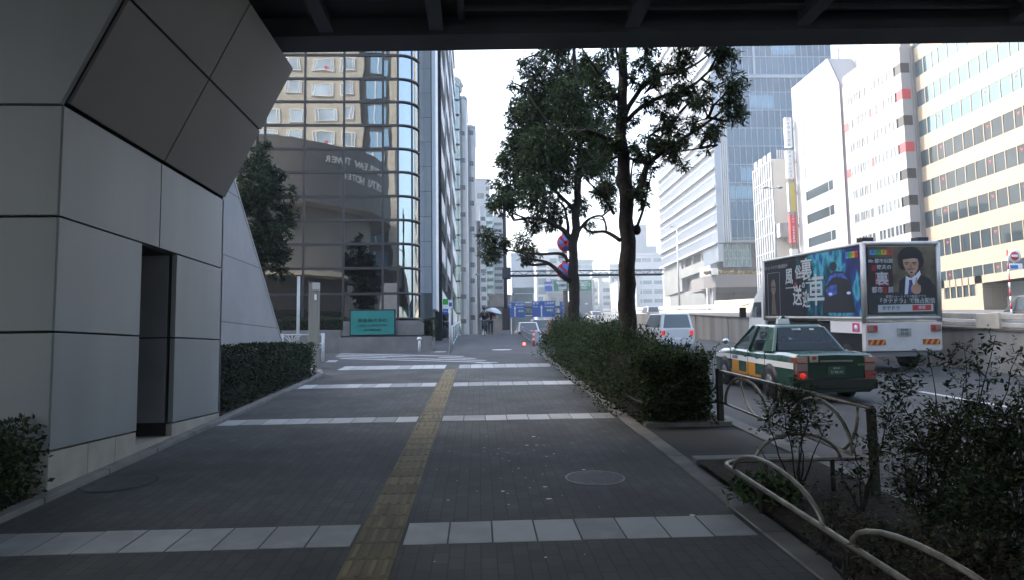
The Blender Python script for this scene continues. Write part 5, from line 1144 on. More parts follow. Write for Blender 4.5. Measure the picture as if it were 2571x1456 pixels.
for k, ch in enumerate('タテドラ'):
    f = .885+k*.026; flat('logo_tile', [(f, .06), (f+.023, .06), (f+.023, .155), (f, .155)], lg[k], sidep, sm2); stext(ch, f+.0115, .108, .13, m_ptd)
mb = MB(); mb.box(XS, -HW, .1, 1.9, 1.12, ZB-.10); mb.build('side_skirt', m_white, t, local=True); mb = MB(); mb.box(XS-.004, XS, .22, .62, 1.16, ZB-.14); pk = mb.build('pink_panel', M('print_pink', (.65, .08, .28), .5), t, local=True); mb = MB(); mb.disc((XS-.006, .42, 1.28), (1, 0, 0), .09, .004); mb.build('pink_flower', m_white, pk, local=True)
# rear poster
YR = -.04
rearm = M('rear_print', (.03, .026, .022), .4, var=.7, vs=1.6, alt=(.16, .13, .085))
mb = MB(); mb.box(-HW+.11, HW-.11, YR, .03, ZB+.10, ZT-.13); rear = mb.build('rear_poster', rearm, t, local=True, bevel=.0)
RW, RH = 2*HW-.22, ZT-ZB-.23
def RX(f): return -HW+.11+RW*f
def RZ(f): return ZT-.13-RH*f
def rm(d): return lambda fx_, fz_: (RX(fx_), YR-d, RZ(fz_))
def rtext(s, fx_, fz_, sz, m=None, wid=1.): text('lettering', s, sz, m or m_ptw, (RX(fx_), YR-.010, RZ(fz_)), (1, 0, 0), (0, 0, 1), rear, local=True, ext=.002, wid=wid)
flat('lower_dark', [(0, .60), (.30, .66), (1, .70), (1, 1), (0, 1)], M('print_dark_teal', (.02, .028, .032), .5, var=.5, vs=3), rear, rm(.0015))
flat('title_card', [(0, .165), (.36, .165), (.36, .70), (0, .70)], M('print_maroon', (.020, .010, .014), .5), rear, rm(.0025))
flat('title_red', [(.10, .40), (.30, .40), (.30, .58), (.10, .58)], m_prd, rear, rm(.003)); flat('title_red', [(.05, .27), (.12, .27), (.12, .36), (.05, .36)], m_prd, rear, rm(.003)); flat('title_red', [(.20, .60), (.27, .60), (.27, .68), (.20, .68)], m_prd, rear, rm(.003))
m_suit = M('print_suit', (.012, .012, .016), .5); m_hair = M('print_hair', (.008, .007, .007), .6); m_face = M('print_skin', (.40, .245, .165), .6, var=.2, vs=5)
flat('suit', [(.44, .70), (.46, .52), (.56, .44), (.78, .42), (.90, .48), (.99, .60), (1, .78), (.44, .78)], m_suit, rear, rm(.003))
flat('shirt', [(.53, .70), (.555, .44), (.62, .47), (.70, .43), (.765, .36), (.78, .42), (.68, .58), (.63, .70)], M('print_shirt', (.55, .60, .68), .5), rear, rm(.004))
flat('tie', [(.60, .50), (.645, .50), (.655, .56), (.645, .70), (.575, .70), (.60, .56)], M('print_tie', (.03, .04, .16), .5), rear, rm(.005))
flat('neck', [(.59, .38), (.70, .36), (.69, .43), (.63, .48)], M('print_neck', (.26, .15, .10), .6), rear, rm(.0055))
flat('hair', ov(.63, .165, .185, .165), m_hair, rear, rm(.006)); flat('hair_side', ov(.52, .25, .07, .10), m_hair, rear, rm(.0056)); flat('hair_side', ov(.76, .22, .07, .10), m_hair, rear, rm(.0057))
flat('face', [(.515, .19), (.56, .175), (.66, .165), (.735, .175), (.75, .25), (.74, .32), (.71, .385), (.66, .42), (.61, .415), (.56, .365), (.525, .28)], m_face, rear, rm(.007))
flat('fringe', [(.50, .20), (.52, .15), (.60, .12), (.615, .165), (.635, .12), (.72, .13), (.755, .19), (.69, .175), (.58, .185)], m_hair, rear, rm(.0078))
for cx_ in (.575, .685): flat('brow', [(cx_-.04, .238), (cx_+.04, .232), (cx_+.04, .244), (cx_-.04, .250)], m_hair, rear, rm(.008)); flat('eye', ov(cx_, .262, .026, .008, 10), m_hair, rear, rm(.008))
flat('nose', [(.625, .25), (.64, .25), (.655, .315), (.61, .318)], M('print_nose', (.27, .15, .10), .6), rear, rm(.0079)); flat('moustache', [(.585, .337), (.635, .328), (.69, .333), (.70, .345), (.64, .340), (.58, .350)], m_hair, rear, rm(.008)); flat('mouth', [(.605, .358), (.67, .354), (.66, .366), (.615, .368)], M('print_lip', (.25, .10, .09), .6), rear, rm(.008)); flat('goatee', ov(.64, .39, .022, .012, 10), m_hair, rear, rm(.0081))
flat('hand', [(.625, .63), (.64, .585), (.685, .56), (.695, .50), (.71, .465), (.725, .47), (.72, .52), (.725, .555), (.77, .585), (.775, .65), (.745, .695), (.68, .70), (.635, .665)], m_face, rear, rm(.0065))
for a in (.575, .60, .625): flat('finger_line', [(.64, a+.03), (.70, a+.012), (.70, a+.017), (.64, a+.036)], M('print_finger', (.24, .14, .09), .6) if a == .575 else MATS['print_finger'], rear, rm(.007))
for k, ch in enumerate('タテドラ'):
    f = .03+k*.085; flat('logo_tile', [(f, .045), (f+.078, .045), (f+.078, .12), (f, .12)], lg[k], rear, rm(.003)); rtext(ch, f+.039, .083, .13, m_ptd)
rtext('Mr.都市伝説', .185, .215, .135); rtext('関', .085, .31, .15, m_prd); rtext('暁夫の', .235, .31, .145); rtext('裏', .20, .49, .40); rtext('都市', .125, .642, .16); rtext('伝', .235, .642, .15, m_prd); rtext('説', .325, .642, .155)
rtext('縦型ショートドラマ配信アプリ', .55, .735, .085, M('print_pale', (.35, .36, .37), .5)); rtext('『タテドラ』で独占配信', .55, .80, .155)
flat('search_box', [(.13, .855), (.95, .845), (.95, .955), (.13, .965)], m_ptw, rear, rm(.003)); rtext('タテドラ', .32, .908, .135, m_ptd); flat('search_button', [(.64, .862), (.92, .86), (.92, .942), (.64, .944)], M('print_button', (.45, .03, .03), .5), rear, rm(.0045)); rtext('検索', .78, .902, .11)
# rear lower panel
mb = MB(); mb.box(-HW-.02, HW+.02, -.05, .15, .62, ZB-.13); mb.build('rear_panel', M('truck_white', (.60, .60, .59), .45, var=.06, vs=3), t, local=True, bevel=.012)
mb = MB(); mb.box(-HW-.02, HW+.02, .0, .16, .46, .615); mb.build('rear_bumper', M('bumper_grey', (.22, .22, .23), .5), t, local=True)
for s in (-1, 1):
    mb = MB(); mb.m = 0; mb.box(s*.93-.14, s*.93+.14, -.09, -.052, 1.18, 1.36); mb.m = 1; mb.box(s*.93-s*.14-.0 if False else (s*.93+s*.06)-.08, (s*.93+s*.06)+.08, -.095, -.091, 1.20, 1.34); mb.build('tail_lamp', [m_lred, m_lclr], t, local=True)
    mb = MB(); mb.m = 0; x0 = s*.80-.25; mb.box(x0, x0+.5, -.062, -.052, .80, .95); mb.m = 1
    for k in range(3): a = x0+.02+k*.17; mb.prism([(a, -.064, .80), (a+.08, -.064, .80), (a+.16, -.064, .95), (a+.08, -.064, .95)] if a+.16 <= x0+.5 else [(a, -.064, .80), (a+.08, -.064, .80), (x0+.5, -.064, .93), (x0+.5, -.064, .95), (a+.08, -.064, .95)], (0, .001, 0))
    mb.build('reflector_stripe', [m_lred, M('reflector_amber%d' % (s+1), (.62, .30, .02), .4)], t, local=True)
    mb = MB(); mb.box(s*.82-.16, s*.82+.16, .2, .55, ZT, ZT+.17); mb.build('loudspeaker', m_black, t, local=True, bevel=.02)
    for y in (1.2, LB+.9): wheel(t, s*.88, y, r=.40, wd=.26, side=s)
mb = MB(); mb.box(-.20, .20, -.075, -.052, 1.05, 1.27); pl = mb.build('number_plate', m_gsteel, t, local=True); text('lettering', '品川 800', .06, m_black, (0, -.08, 1.22), (1, 0, 0), (0, 0, 1), pl, local=True, ext=.001); text('lettering', '23-62', .11, m_black, (0, -.08, 1.12), (1, 0, 0), (0, 0, 1), pl, local=True, ext=.001)
mb = MB(); mb.box(-HW+.15, HW-.15, .3, LB+1.4, .55, 1.4); mb.build('chassis', m_black, t, local=True)
mb = MB(); cab = [(LB+.15, .55), (LB+.15, 3.05), (LB+.5, 2.75), (LB+1.15, 2.35), (LB+1.75, 1.55), (LB+1.85, .9), (LB+1.8, .55)]
mb.prism([(-HW+.04, y, z) for y, z in cab], (2*HW-.08, 0, 0)); mb.build('cab', m_white, t, local=True, bevel=.04)
mb = MB(); mb.poly([(-HW+.03, LB+.45, 1.55), (-HW+.03, LB+.45, 2.15), (-HW+.03, LB+1.15, 2.15), (-HW+.03, LB+1.5, 1.55)]); mb.build('cab_window', m_win, t, local=True)
mb = MB(); mb.tube([(-HW, LB+1.5, 2.1), (-HW-.35, LB+1.45, 2.0)], .02, 6); mb.box(-HW-.45, -HW-.2, LB+1.40, LB+1.5, 1.55, 1.95); mb.build('side_mirror', m_black, t, local=True)
put(t, 12.1, 19.45, zr(19.5)+.0, math.atan(.055))

def smallcar(name, label, X, Y, z, col, L=4.4, Wd=1.75, H=1.5, van=False, rz=0, rx=.05, brake=False, cat='car'):
    t = thing(name, label, cat); m = M('paint_'+label.split()[0]+str(round(Y)), col, .3, coat=.6 if col[0] > .05 else 0); hw = Wd/2; b = .55*H
    ys = [-L/2, -L/2+.06, -L*.3, 0, L*.28, L/2-.1, L/2]; zt = [b, b+.03, b+.05, b+.04, b+.0, b-.08, b-.2]
    secs = [(y, [(hw-.08, .2), (hw, .35), (hw, b-.15), (hw-.04, zz), (0, zz+.02)]) for y, zz in zip(ys, zt)]; secs[0] = (ys[0], [(a*.95, z_) for a, z_ in secs[0][1]]); secs[-1] = (ys[-1], [(a*.9, z_) for a, z_ in secs[-1][1]])
    carbody(t, secs, [m])
    rear0, rear1 = (-L/2+.05, -L/2+.2) if van else (-L*.40, -L*.24); f0, f1 = L*.30, L*.10
    lo = [(-hw+.06, rear0, b), (hw-.06, rear0, b), (hw-.06, f0, b), (-hw+.06, f0, b)]; hi = [(-hw+.2, rear1, H), (hw-.2, rear1, H), (hw-.2, f1, H), (-hw+.2, f1, H)]
    mb = MB(); mb.hexa(lo+hi); mb.build('cabin', m, t, local=True, bevel=.05)
    def quad(a, b_, c, d, nm):
        P4 = [V(p) for p in (a, b_, c, d)]; ctr = sum(P4, V())/4; nn = (P4[1]-P4[0]).cross(P4[2]-P4[0]).normalized()
        if nn.dot(ctr-V((0, 0, H*.6))) < 0: nn = -nn
        mb = MB(); mb.poly([ctr+(p-ctr)*.84+nn*.012 for p in P4]); mb.build(nm, m_win, t, local=True)
    quad(lo[0], lo[1], hi[1], hi[0], 'rear_window'); quad(lo[2], lo[3], hi[3], hi[2], 'windscreen'); quad(lo[1], lo[2], hi[2], hi[1], 'side_window'); quad(lo[3], lo[0], hi[0], hi[3], 'side_window')
    for s in (-1, 1):
        mb = MB(); mb.box(s*(hw-.17)-.09, s*(hw-.17)+.09, -L/2-.012, -L/2+.05, b-.3, b-.08); mb.build('tail_lamp', m_glow if brake else m_lred, t, local=True)
        for y in (-L*.3, L*.31): wheel(t, s*(hw-.09), y, side=s)
    mb = MB(); mb.box(-.17, .17, -L/2-.015, -L/2, .42, .55); mb.build('number_plate', m_white, t, local=True)
    return put(t, X, Y, z, rx, rz)
smallcar('parked_van', 'white minivan with lit brake lamps half hidden behind the big roadside bush', 9.75, 36.2, zr(36.2), (.62, .63, .64), L=4.6, Wd=1.75, H=1.72, van=True, brake=True, cat='van')
smallcar('passing_car', 'small white car partly seen past the crash barrier on the road', at(1328, 830, 52).x, 54, zr(54), (.62, .62, .6), H=1.45)
smallcar('passing_car', 'orange red car whose roof shows above the bush behind the sign pole', at(1408, 810, 46).x, 48, zr(48), (.45, .06, .02), H=1.5)
smallcar('delivery_van', 'lilac grey van behind the delineator post on the road', at(1356, 820, 62).x, 64, zr(64), (.18, .19, .26), H=1.9, van=True, cat='van')
smallcar('passing_car', 'white car on the far ramp seen just right of the thicker trunk', at(1640, 778, 88).x, 90, at(1640, 790, 88).z-.5, (.7, .7, .7), H=1.7, van=True)
smallcar('passing_car', 'pale car on the far ramp between the two tree trunks', at(1500, 785, 95).x, 97, at(1500, 793, 95).z-.6, (.7, .7, .7), H=1.4)
smallcar('off_road_car', 'black four wheel drive with a chrome trim strip at the right edge of the photo', at(2571, 760, 31).x+1.9, 32.5, zw(31)-.62, (.012, .012, .014), L=4.3, Wd=1.8, H=1.75, van=True)

# ================================================================ PEOPLE
def skin(name, nodes, edges, mat, parent, root=0, sub=1):
    me = bpy.data.meshes.new('sk'); me.from_pydata([n[0] for n in nodes], edges, []); o = bpy.data.objects.new('sk', me); COL.objects.link(o)
    md = o.modifiers.new('s', 'SKIN'); md.use_smooth_shade = True
    for i, n in enumerate(nodes): r = n[1]; me.skin_vertices[0].data[i].radius = (r, r) if not isinstance(r, tuple) else r
    me.skin_vertices[0].data[root].use_root = True
    if sub: o.modifiers.new('u', 'SUBSURF').levels = sub
    m2 = bpy.data.meshes.new_from_object(o.evaluated_get(bpy.context.evaluated_depsgraph_get())); bpy.data.objects.remove(o); m2.name = name
    m2.materials.clear(); m2.materials.append(mat); r = bpy.data.objects.new(name, m2); COL.objects.link(r); r.parent = parent; return r
m_sk = M('skin', (.42, .27, .20), .6); m_hr = M('dark_hair', (.015, .012, .01), .6); m_clo = M('dark_coat', (.018, .018, .024), .85, var=.3, vs=8); m_trs = M('dark_trousers', (.022, .022, .028), .85); m_mar = M('maroon_coat', (.09, .02, .025), .85); m_jean = M('grey_trousers', (.05, .05, .06), .85); m_shoe = M('shoe', (.01, .01, .01), .5)
def person(label, X, Y, z, J, coat, trs, rz=0, hair=True):
    # J: joints in metres, facing -y
    t = thing('person', label, 'person')
    names = ['pelvis', 'waist', 'chest', 'neck', 'chin', 'head', 'shL', 'elL', 'wrL', 'haL', 'shR', 'elR', 'wrR', 'haR', 'hiL', 'knL', 'anL', 'toL', 'hiR', 'knR', 'anR', 'toR']
    rad = dict(pelvis=(.15, .11), waist=(.13, .10), chest=(.16, .11), neck=.055, chin=.075, head=.085, sh=.06, el=.042, wr=.028, ha=.035, hi=.085, kn=.058, an=.04, to=.035)
    nd = [(V(J[n]), rad.get(n, rad.get(n[:2], .05))) for n in names]; ix = {n: i for i, n in enumerate(names)}
    E = [('pelvis', 'waist'), ('waist', 'chest'), ('chest', 'neck'), ('neck', 'chin'), ('chin', 'head'), ('chest', 'shL'), ('shL', 'elL'), ('elL', 'wrL'), ('wrL', 'haL'), ('chest', 'shR'), ('shR', 'elR'), ('elR', 'wrR'), ('wrR', 'haR'), ('pelvis', 'hiL'), ('hiL', 'knL'), ('knL', 'anL'), ('anL', 'toL'), ('pelvis', 'hiR'), ('hiR', 'knR'), ('knR', 'anR'), ('anR', 'toR')]
    b = skin('body', nd, [(ix[a], ix[c]) for a, c in E], m_sk, t)
    cn = ['pelvis', 'waist', 'chest', 'neck', 'shL', 'elL', 'wrL', 'shR', 'elR', 'wrR']; ci = {n: i for i, n in enumerate(cn)}
    cr_ = dict(pelvis=(.185, .14), waist=(.165, .13), chest=(.19, .135), neck=.075, sh=.085, el=.062, wr=.048)
    skin('coat', [(V(J[n]), cr_.get(n, cr_.get(n[:2]))) for n in cn], [(0, 1), (1, 2), (2, 3), (2, 4), (4, 5), (5, 6), (2, 7), (7, 8), (8, 9)], coat, t)
    tn = ['pelvis', 'hiL', 'knL', 'anL', 'hiR', 'knR', 'anR']; skin('trousers', [(V(J[n]), {'pe': (.165, .125), 'hi': .105, 'kn': .078, 'an': .062}[n[:2]]) for n in tn], [(0, 1), (1, 2), (2, 3), (0, 4), (4, 5), (5, 6)], trs, t)
    for s in 'LR': mb = MB(); a, c = V(J['an'+s]), V(J['to'+s]); mb.ell((a+c)/2+V((0, -.01, -.02)), (.05, .13, .05)); mb.build('shoe', m_shoe, t, local=True)
    h = V(J['head']); mb = MB(); mb.ell(h+V((0, .02, .035)), (.097, .105, .095)); mb.build('hair', m_hr, t, local=True)
    mb = MB(); f = h+V((0, -.082, -.02))
    for s in (-1, 1): mb.ell(f+V((s*.033, -.002, .0)), (.012, .008, .007), 8, 6)
    mb.ell(f+V((0, 0, -.07)), (.024, .008, .006), 8, 6); mb.build('face_features', m_hr, t, local=True); mb = MB(); mb.ell(f+V((0, -.012, -.03)), (.012, .016, .022), 8, 6); mb.build('nose', m_sk, t, local=True)
    for s in 'LR':
        w_, hh = V(J['wr'+s]), V(J['ha'+s]); d = (hh-w_).normalized(); sd = d.cross(V((0, 0, 1)));
        if sd.length < .1: sd = V((0, 1, 0))
        sd.normalize(); mb = MB()
        for k in range(4): a = hh+sd*(.012*(k-1.5)*1.6); L_ = (.05, .06, .058, .045)[k]; mb.tube([a, a+d*L_*.6, a+d*L_-V((0, 0, .02))], [.009, .009, .007], 6)
        mb.tube([w_+d*.02+sd*.03, w_+d*.05+sd*.05], [.011, .008], 6); mb.build('fingers', m_sk, b, local=True)
    put(t, X, Y, z, 0, rz); return t
def stand(dx=0, step=.12, hands=None):
    J = dict(pelvis=(0, 0, .92), waist=(0, 0, 1.10), chest=(0, 0, 1.30), neck=(0, -.005, 1.46), chin=(0, -.03, 1.54), head=(0, -.015, 1.64))
    for s, k in (('L', -1), ('R', 1)):
        J['sh'+s] = (k*.19, 0, 1.40); J['el'+s] = (k*.24, .03, 1.13); J['wr'+s] = (k*.24, -.04, .90); J['ha'+s] = (k*.24, -.06, .82)
        J['hi'+s] = (k*.095, 0, .86); J['kn'+s] = (k*.10, k*step-.02, .49); J['an'+s] = (k*.10, k*step*1.3+.02, .09); J['to'+s] = (k*.11, k*step*1.3-.12, .04)
    if hands: J.update(hands)
    return J
Yc = 43.5; xc_ = at(1217, 840, Yc).x; zc_ = zp(Yc)
J = stand(); J.update(pelvis=(0, .28, .96), waist=(0, .20, 1.13), chest=(0, .10, 1.32), neck=(0, .03, 1.47), chin=(0, -.02, 1.54), head=(0, -.01, 1.64))
for s, k in (('L', -1), ('R', 1)):
    J['sh'+s] = (k*.20, .09, 1.41); J['el'+s] = (k*.29, -.08, 1.20); J['wr'+s] = (k*.28, -.30, 1.08); J['ha'+s] = (k*.28, -.37, 1.05); J['hi'+s] = (k*.095, .24, .90)
J.update(knL=(-.12, -.12, .80), anL=(-.12, .08, .42), toL=(-.13, -.05, .36), knR=(.12, -.05, .60), anR=(.12, .14, .20), toR=(.13, .02, .15))
person('person in a dark coat riding a bicycle towards the camera on the uphill path', xc_, Yc, zc_, J, m_clo, m_trs)
t = thing('bicycle', 'black city bicycle ridden down the uphill path', 'bicycle'); rW = .33
for y in (-.52, .55):
    mb = MB(); mb.tube([(0, y+rW*math.cos(a), rW+rW*math.sin(a)) for a in [2*math.pi*k/28 for k in range(28)]], .02, 6, closed=True)
    w_ = mb.build('wheel', m_rubber, t, local=True); mb = MB()
    for k in range(12): a = 2*math.pi*k/12; mb.tube([(0, y, rW), (0, y+.31*math.cos(a), rW+.31*math.sin(a))], .003, 4)
    mb.tube([(-.04, y, rW), (.04, y, rW)], .025, 8); mb.build('spokes', m_chrome, w_, local=True)
mb = MB(); bb = (0, .12, .29)
for a, b in (((0, .30, .85), bb), (bb, (0, -.36, .66)), ((0, -.36, .66), (0, -.34, .95)), ((.05, .55, .33), (.02, .26, .72)), ((.05, .55, .33), bb), ((.05, -.52, .33), (.04, -.40, .62)), ((-.05, -.52, .33), (-.04, -.40, .62)), ((0, -.40, .62), (0, -.36, .70))): mb.tube([a, b], .017, 8)
mb.build('frame', m_black, t, local=True); mb = MB(); mb.tube([(-.30, -.34, 1.03), (-.24, -.40, 1.04), (-.08, -.36, .96), (.08, -.36, .96), (.24, -.40, 1.04), (.30, -.34, 1.03)], .014, 8); mb.build('handlebar', m_chrome, t, local=True)
mb = MB(); mb.ell((0, .32, .87), (.09, .14, .04)); mb.build('saddle', m_black, t, local=True)
mb = MB(); mb.hexa([(-.13, -.68, .66), (.13, -.68, .66), (.13, -.44, .66), (-.13, -.44, .66), (-.17, -.74, .90), (.17, -.74, .90), (.17, -.44, .90), (-.17, -.44, .90)]); mb.build('basket', M('basket_grey', (.10, .10, .10), .6), t, local=True)
mb = MB(); mb.tube([(-.16, .12, .20), (-.06, .12, .29), (.06, .12, .29), (.16, .12, .30)], .012, 6); mb.build('pedals', m_black, t, local=True)
put(t, xc_, Yc, zc_)
Yu = 46.3; xu = at(1232, 835, Yu).x; zu = zp(Yu)
person('person in a maroon coat walking under a white umbrella behind the cyclist', xu, Yu, zu, stand(hands=dict(elR=(.28, -.12, 1.18), wrR=(.20, -.26, 1.22), haR=(.18, -.30, 1.27))), m_mar, m_jean)
t = thing('umbrella', 'open white umbrella held over the person in the maroon coat', 'umbrella'); mb = MB(); mb.smooth = True
n = 16; tip = V((.30, -.34, 1.75)); ax = V((.25, -.10, .96)).normalized(); e1 = ax.cross(V((0, 1, 0))).normalized(); e2 = ax.cross(e1)
rg = [(0, 0), (.18, -.03), (.34, -.10), (.46, -.20), (.52, -.29)]; vs = [tip]
for r, h in rg[1:]: vs += [tip+ax*h+(e1*math.cos(2*math.pi*j/n)+e2*math.sin(2*math.pi*j/n))*r*(1 if j % 2 == 0 else .96) for j in range(n)]
mb.add(vs, [(0, 1+j, 1+(j+1) % n) for j in range(n)]+[(1+i*n+j, 1+(i+1)*n+j, 1+(i+1)*n+(j+1) % n, 1+i*n+(j+1) % n) for i in range(3) for j in range(n)]); mb.build('canopy', M('umbrella_white', (.72, .75, .75), .6), t, local=True)
mb = MB(); mb.tube([tip+ax*.06, V((.18, -.30, 1.22))], .008, 6); mb.build('shaft', m_chrome, t, local=True); put(t, xu, Yu, zu)
Yq = 40.5; xq = at(1120, 845, Yq).x; zq = zp(Yq)
person('person in dark clothes standing by the store entrance with a large black bag', xq, Yq, zq, stand(step=.04, hands=dict(elL=(-.25, -.03, 1.12), wrL=(-.27, -.12, .92), haL=(-.28, -.14, .84))), m_clo, m_trs, rz=.3)
t = thing('black_bag', 'large black bag on the ground in front of the person by the store', 'bag'); mb = MB(); mb.smooth = True
mb.ell((0, 0, .36), (.30, .22, .36), 16, 12); mb.build('sack', m_clo, t, local=True); mb = MB(); mb.tube([(-.1, 0, .70), (-.06, 0, .83), (.06, 0, .83), (.1, 0, .70)], .02, 6); mb.build('handle', m_black, t, local=True); put(t, xq-.12, Yq-.5, zp(Yq-.5))
# ================================================================ TREES
def z5(x, y): return ((1650+x/1.3486)*.711, (120+y/1.3486)*.711)
def limb(mb, pts, Y, r0, r1, seed, yj=0., n=9):
    rnd = random.Random(seed); P_ = []; k = len(pts)
    dy = 0
    for i, (x, y) in enumerate(pts): P_.append(at(*z5(x, y), Y+dy)); dy += rnd.uniform(-yj, yj) if yj else 0
    Q = []                                          # smooth and roughen
    for i in range(k-1):
        a, b, c, d = P_[max(i-1, 0)], P_[i], P_[i+1], P_[min(i+2, k-1)]
        for s in range(5):
            u = s/5; Q.append(.5*((2*b)+(c-a)*u+(2*a-5*b+4*c-d)*u*u+(3*b-a-3*c+d)*u**3))
    Q.append(P_[-1]); m = len(Q)
    rs = [(r0+(r1-r0)*i/(m-1))*(1+.10*noise.noise(q*5)) for i, q in enumerate(Q)]
    Q = [q+V((noise.noise(q*3+V((5, 0, 0))), noise.noise(q*3+V((0, 9, 0))), 0))*min(.05, rs[i]*.5) for i, q in enumerate(Q)]
    mb.tube(Q, rs, n); return Q
def crown(mb, mbt, blobs, Y, dens, L, seed, ydep=1.1, anchors=None, droop=.5, wf=.30, extra=()):
    rnd = random.Random(seed); sc = .711/1.3486/FPX*Y
    for B in list(blobs)+list(extra):
        if len(B) == 2: c, rad = B; br = rad/sc
        else: bx, by, br = B; c = at(*z5(bx, by), Y); rad = br*1.08*sc; c = c+V((0, rnd.uniform(-ydep, ydep), 0))
        nt_ = max(3, int(dens*(br/50)**2))
        if anchors and rnd.random() < .9:
            q = min(anchors, key=lambda a: (a-c).length); q2 = (q+c)/2+V((rnd.gauss(0, .1), rnd.gauss(0, .1), rnd.gauss(0, .08))); mbt.tube([q, q2, c], [.028, .02, .012], 5)
        for _ in range(nt_):
            d = V((rnd.gauss(0, 1), rnd.gauss(0, 1), rnd.gauss(0, 1))).normalized(); tw = c+d*rad*1.1*rnd.random()**.36
            tdir = (d+V((rnd.gauss(0, .5), rnd.gauss(0, .5), rnd.gauss(.3, .4)))).normalized()
            if rnd.random() < .35: mbt.tube([c+(tw-c)*.2, tw], [.012, .006], 4, cap=False)
            nl = rnd.randint(6, 10)
            for k in range(nl):
                dd = tdir*.55+V((rnd.gauss(0, .75), rnd.gauss(0, .75), rnd.gauss(-droop, .5))); l = L*rnd.uniform(.45, 1.4)
                mb.leaf(tw+V((rnd.gauss(0, .03), rnd.gauss(0, .03), rnd.gauss(0, .03))), dd, l, l*wf, V((rnd.gauss(0, .6), rnd.gauss(0, .6), 1)))
# --- thicker tree, nearer
YT1 = 11.8; t = thing('street_tree', 'nearer street tree with the thicker straight trunk and an open crown on its right', 'tree', (at(1577, 820, YT1).x, YT1, zp(YT1)))
mb = MB(); s_ = .711/1.3486/FPX*YT1
tr = limb(mb, [(768, 1520), (766, 1370), (764, 1150), (766, 950), (752, 780), (738, 600), (736, 400), (738, 250), (742, 90), (740, -60)], YT1, 45*s_, 18*s_, 1, n=14)
mb.tube([tr[0]-V((0, 0, .5)), tr[0]+V((0, 0, .0))], [.30, 43*s_], 14); mb.ell(at(*z5(808, 935), YT1), (.07, .07, .09)); mb.ell(at(*z5(740, 700), YT1), (.13, .12, .18))
mb.build('trunk', m_bark, t)
mb = MB(); A = []
for i, (pts, r0, r1) in enumerate([([(775, 780), (830, 720), (865, 620), (960, 545), (1060, 480), (1180, 395), (1250, 330)], 19, 4), ([(865, 620), (800, 605), (770, 590)], 8, 4),
        ([(725, 985), (660, 945), (600, 945), (560, 930)], 11, 3), ([(660, 945), (650, 890), (590, 880)], 5, 2), ([(745, 400), (800, 300), (890, 205), (1000, 185), (1080, 150), (1150, 100)], 14, 4), ([(745, 430), (830, 350), (930, 300), (1050, 265), (1150, 180), (1200, 130)], 12, 4),
        ([(740, 340), (640, 210), (600, 150), (545, 70)], 11, 4), ([(808, 920), (835, 850), (850, 780), (885, 640)], 8, 3), ([(785, 760), (780, 690), (790, 600)], 7, 3), ([(735, 560), (640, 490), (545, 465), (500, 545)], 13, 5), ([(735, 620), (690, 520), (640, 480)], 8, 3),
        ([(740, 220), (715, 120), (700, 0)], 9, 4), ([(890, 205), (860, 120), (830, 20)], 7, 3), ([(1000, 185), (1010, 90), (1030, 20)], 6, 3), ([(960, 545), (1000, 560), (1130, 540), (1200, 500)], 6, 2), ([(960, 545), (970, 450), (1010, 380)], 7, 3), ([(870, 600), (860, 540), (880, 480), (960, 430), (1050, 400)], 7, 2), ([(930, 300), (900, 260), (890, 230)], 4, 2), ([(1060, 480), (1080, 430), (1150, 400)], 6, 3), ([(700, 860), (640, 770), (560, 690)], 8, 3)]):
    A += limb(mb, pts, YT1, r0*s_, r1*s_, 20+i, yj=.25, n=7)
lb = [(1235, 285, 55), (1245, 345, 50), (1250, 420, 42), (1190, 465, 38), (1120, 500, 36), (1060, 445, 34), (1010, 380, 36), (930, 385, 32), (1160, 260, 36), (1110, 335, 36), (1215, 130, 50), (1140, 90, 44), (1010, 120, 44), (930, 140, 32), (865, 100, 30), (805, 195, 34), (880, 330, 36), (800, 400, 28), (840, 240, 32), (620, 130, 40), (650, 260, 44), (705, 180, 30), (905, 600, 30), (960, 575, 30), (805, 780, 36), (785, 540, 30), (1050, 225, 34), (960, 300, 28), (690, 700, 44), (640, 760, 40), (1080, 590, 22), (690, 60, 40), (780, 60, 40), (860, 20, 50), (960, 20, 50), (1080, 10, 60), (1190, 40, 50), (600, 20, 40), (700, 400, 40), (690, 530, 40), (820, 820, 24), (950, 470, 22)]
rnx = random.Random(77); mbl = MB(); crown(mbl, mb, lb, YT1, 62, .09, 3, ydep=.7, anchors=A, extra=[(q+V((rnx.gauss(0, .14), rnx.gauss(0, .2), rnx.gauss(.02, .12))), rnx.uniform(.05, .12)) for q in A if q.z > 4.2 and rnx.random() < .2])
mb.build('branches', m_bark, t, rec=False); mbl.build('crown', m_leafT, t, rec=False)
